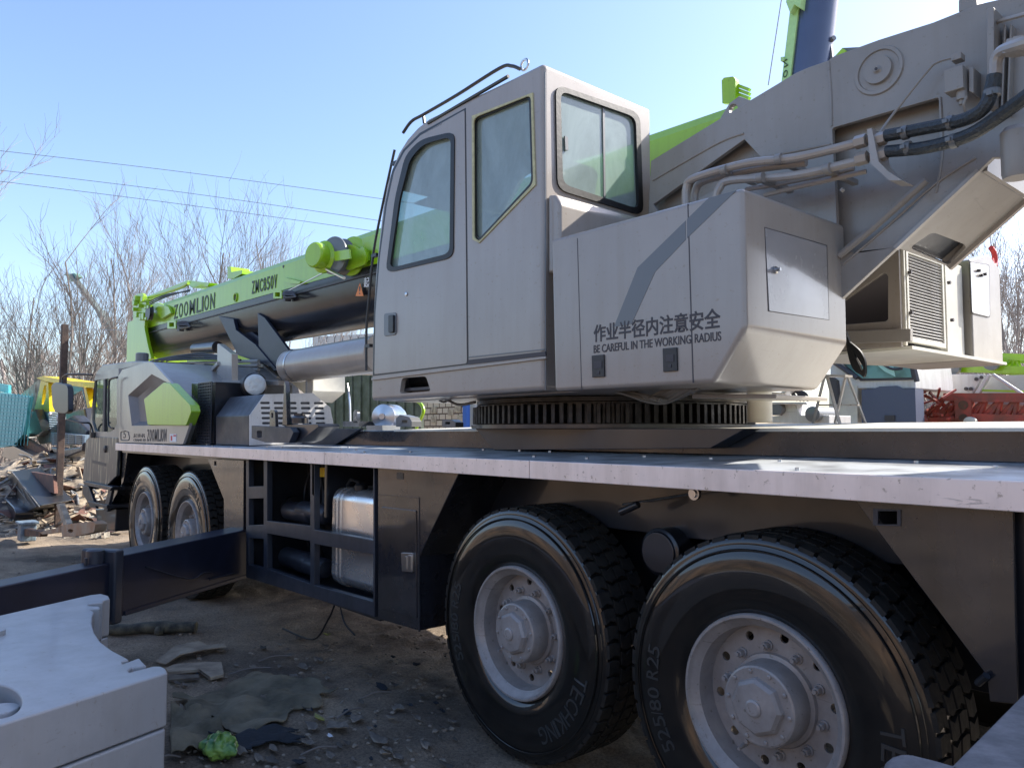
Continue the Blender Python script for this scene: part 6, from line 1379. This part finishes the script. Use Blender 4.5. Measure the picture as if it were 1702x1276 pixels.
# overhead wires
for k, ((a, b_, c_), lb) in enumerate(((((-60, 244), (320, 288), (760, 348)), 'topmost overhead wire crossing the sky on the left'), (((-60, 276), (320, 322), (760, 386)), 'middle overhead wire crossing the sky on the left'), (((-60, 294), (320, 342), (760, 404)), 'lowest of the three overhead wires crossing the sky on the left'))):
    pts_ = [P(u, v, Y=dist(u, 30)) for u, v in (a, b_, c_)]; o = M().tube(smoothpath(pts_, 8), .011, 5).build('overhead_wire', 'wire', None, org=pts_[1]); tag(o, lb, 'wire', 'overhead wires')
for k, ((a, b_), lb) in enumerate((((( -60, 543), (226, 549)), 'thin far wire low in the sky beside the green boom head'),)):
    pts_ = [P(u, v, Y=dist(u, 24)) for u, v in (a, b_)]; o = M().tube(pts_, .010, 4).build('overhead_wire', 'wire', None, org=pts_[1]); tag(o, lb, 'wire', 'overhead wires')
# ============================================================ LIGHT, SKY, CAMERA
SUN = Vector((.34, .94, .0)); SUN.normalize(); EL = math.radians(38)
sd = Vector((SUN.x * math.cos(EL), SUN.y * math.cos(EL), math.sin(EL)))
l = bpy.data.lights.new('sun', 'SUN'); l.energy = 4.8; l.angle = math.radians(.5); l.color = (1, .94, .85)
lo_ = bpy.data.objects.new('sun', l); COL.objects.link(lo_); lo_.rotation_euler = sd.to_track_quat('Z', 'Y').to_euler()
w = bpy.data.worlds.new('World'); sc.world = w; w.use_nodes = True; nt = w.node_tree
sk = nt.nodes.new('ShaderNodeTexSky'); sk.sky_type = 'NISHITA'; sk.sun_disc = False; sk.sun_elevation = EL; sk.sun_rotation = math.atan2(sd.x, sd.y)
sk.air_density = 1.15; sk.dust_density = 1.5; sk.ozone_density = 4.0; sk.altitude = 50
tn = nt.nodes.new('ShaderNodeMix'); tn.data_type = 'RGBA'; tn.blend_type = 'MULTIPLY'; tn.inputs[0].default_value = 1; tn.inputs[7].default_value = (.99, .94, .97, 1); nt.links.new(sk.outputs[0], tn.inputs[6]); nt.links.new(tn.outputs[2], nt.nodes['Background'].inputs[0]); nt.nodes['Background'].inputs[1].default_value = .15
cam = bpy.data.cameras.new('camera'); co = bpy.data.objects.new('camera', cam); COL.objects.link(co)
cam.sensor_width = 36; cam.lens = 36 * FPX / 1702; cam.clip_start = .05; cam.clip_end = 3000
co.location = (0, 0, CAMH)
f3 = Vector((FW[0] * math.cos(PITCH), FW[1] * math.cos(PITCH), math.sin(PITCH)))
co.rotation_euler = f3.to_track_quat('-Z', 'Y').to_euler()
sc.camera = co
sc.view_settings.view_transform = 'Standard'; sc.view_settings.look = 'None'; sc.view_settings.exposure = 1.1; sc.view_settings.gamma = 1
sc.cycles.max_bounces = 8; sc.cycles.transparent_max_bounces = 12
bpy.context.view_layer.update()
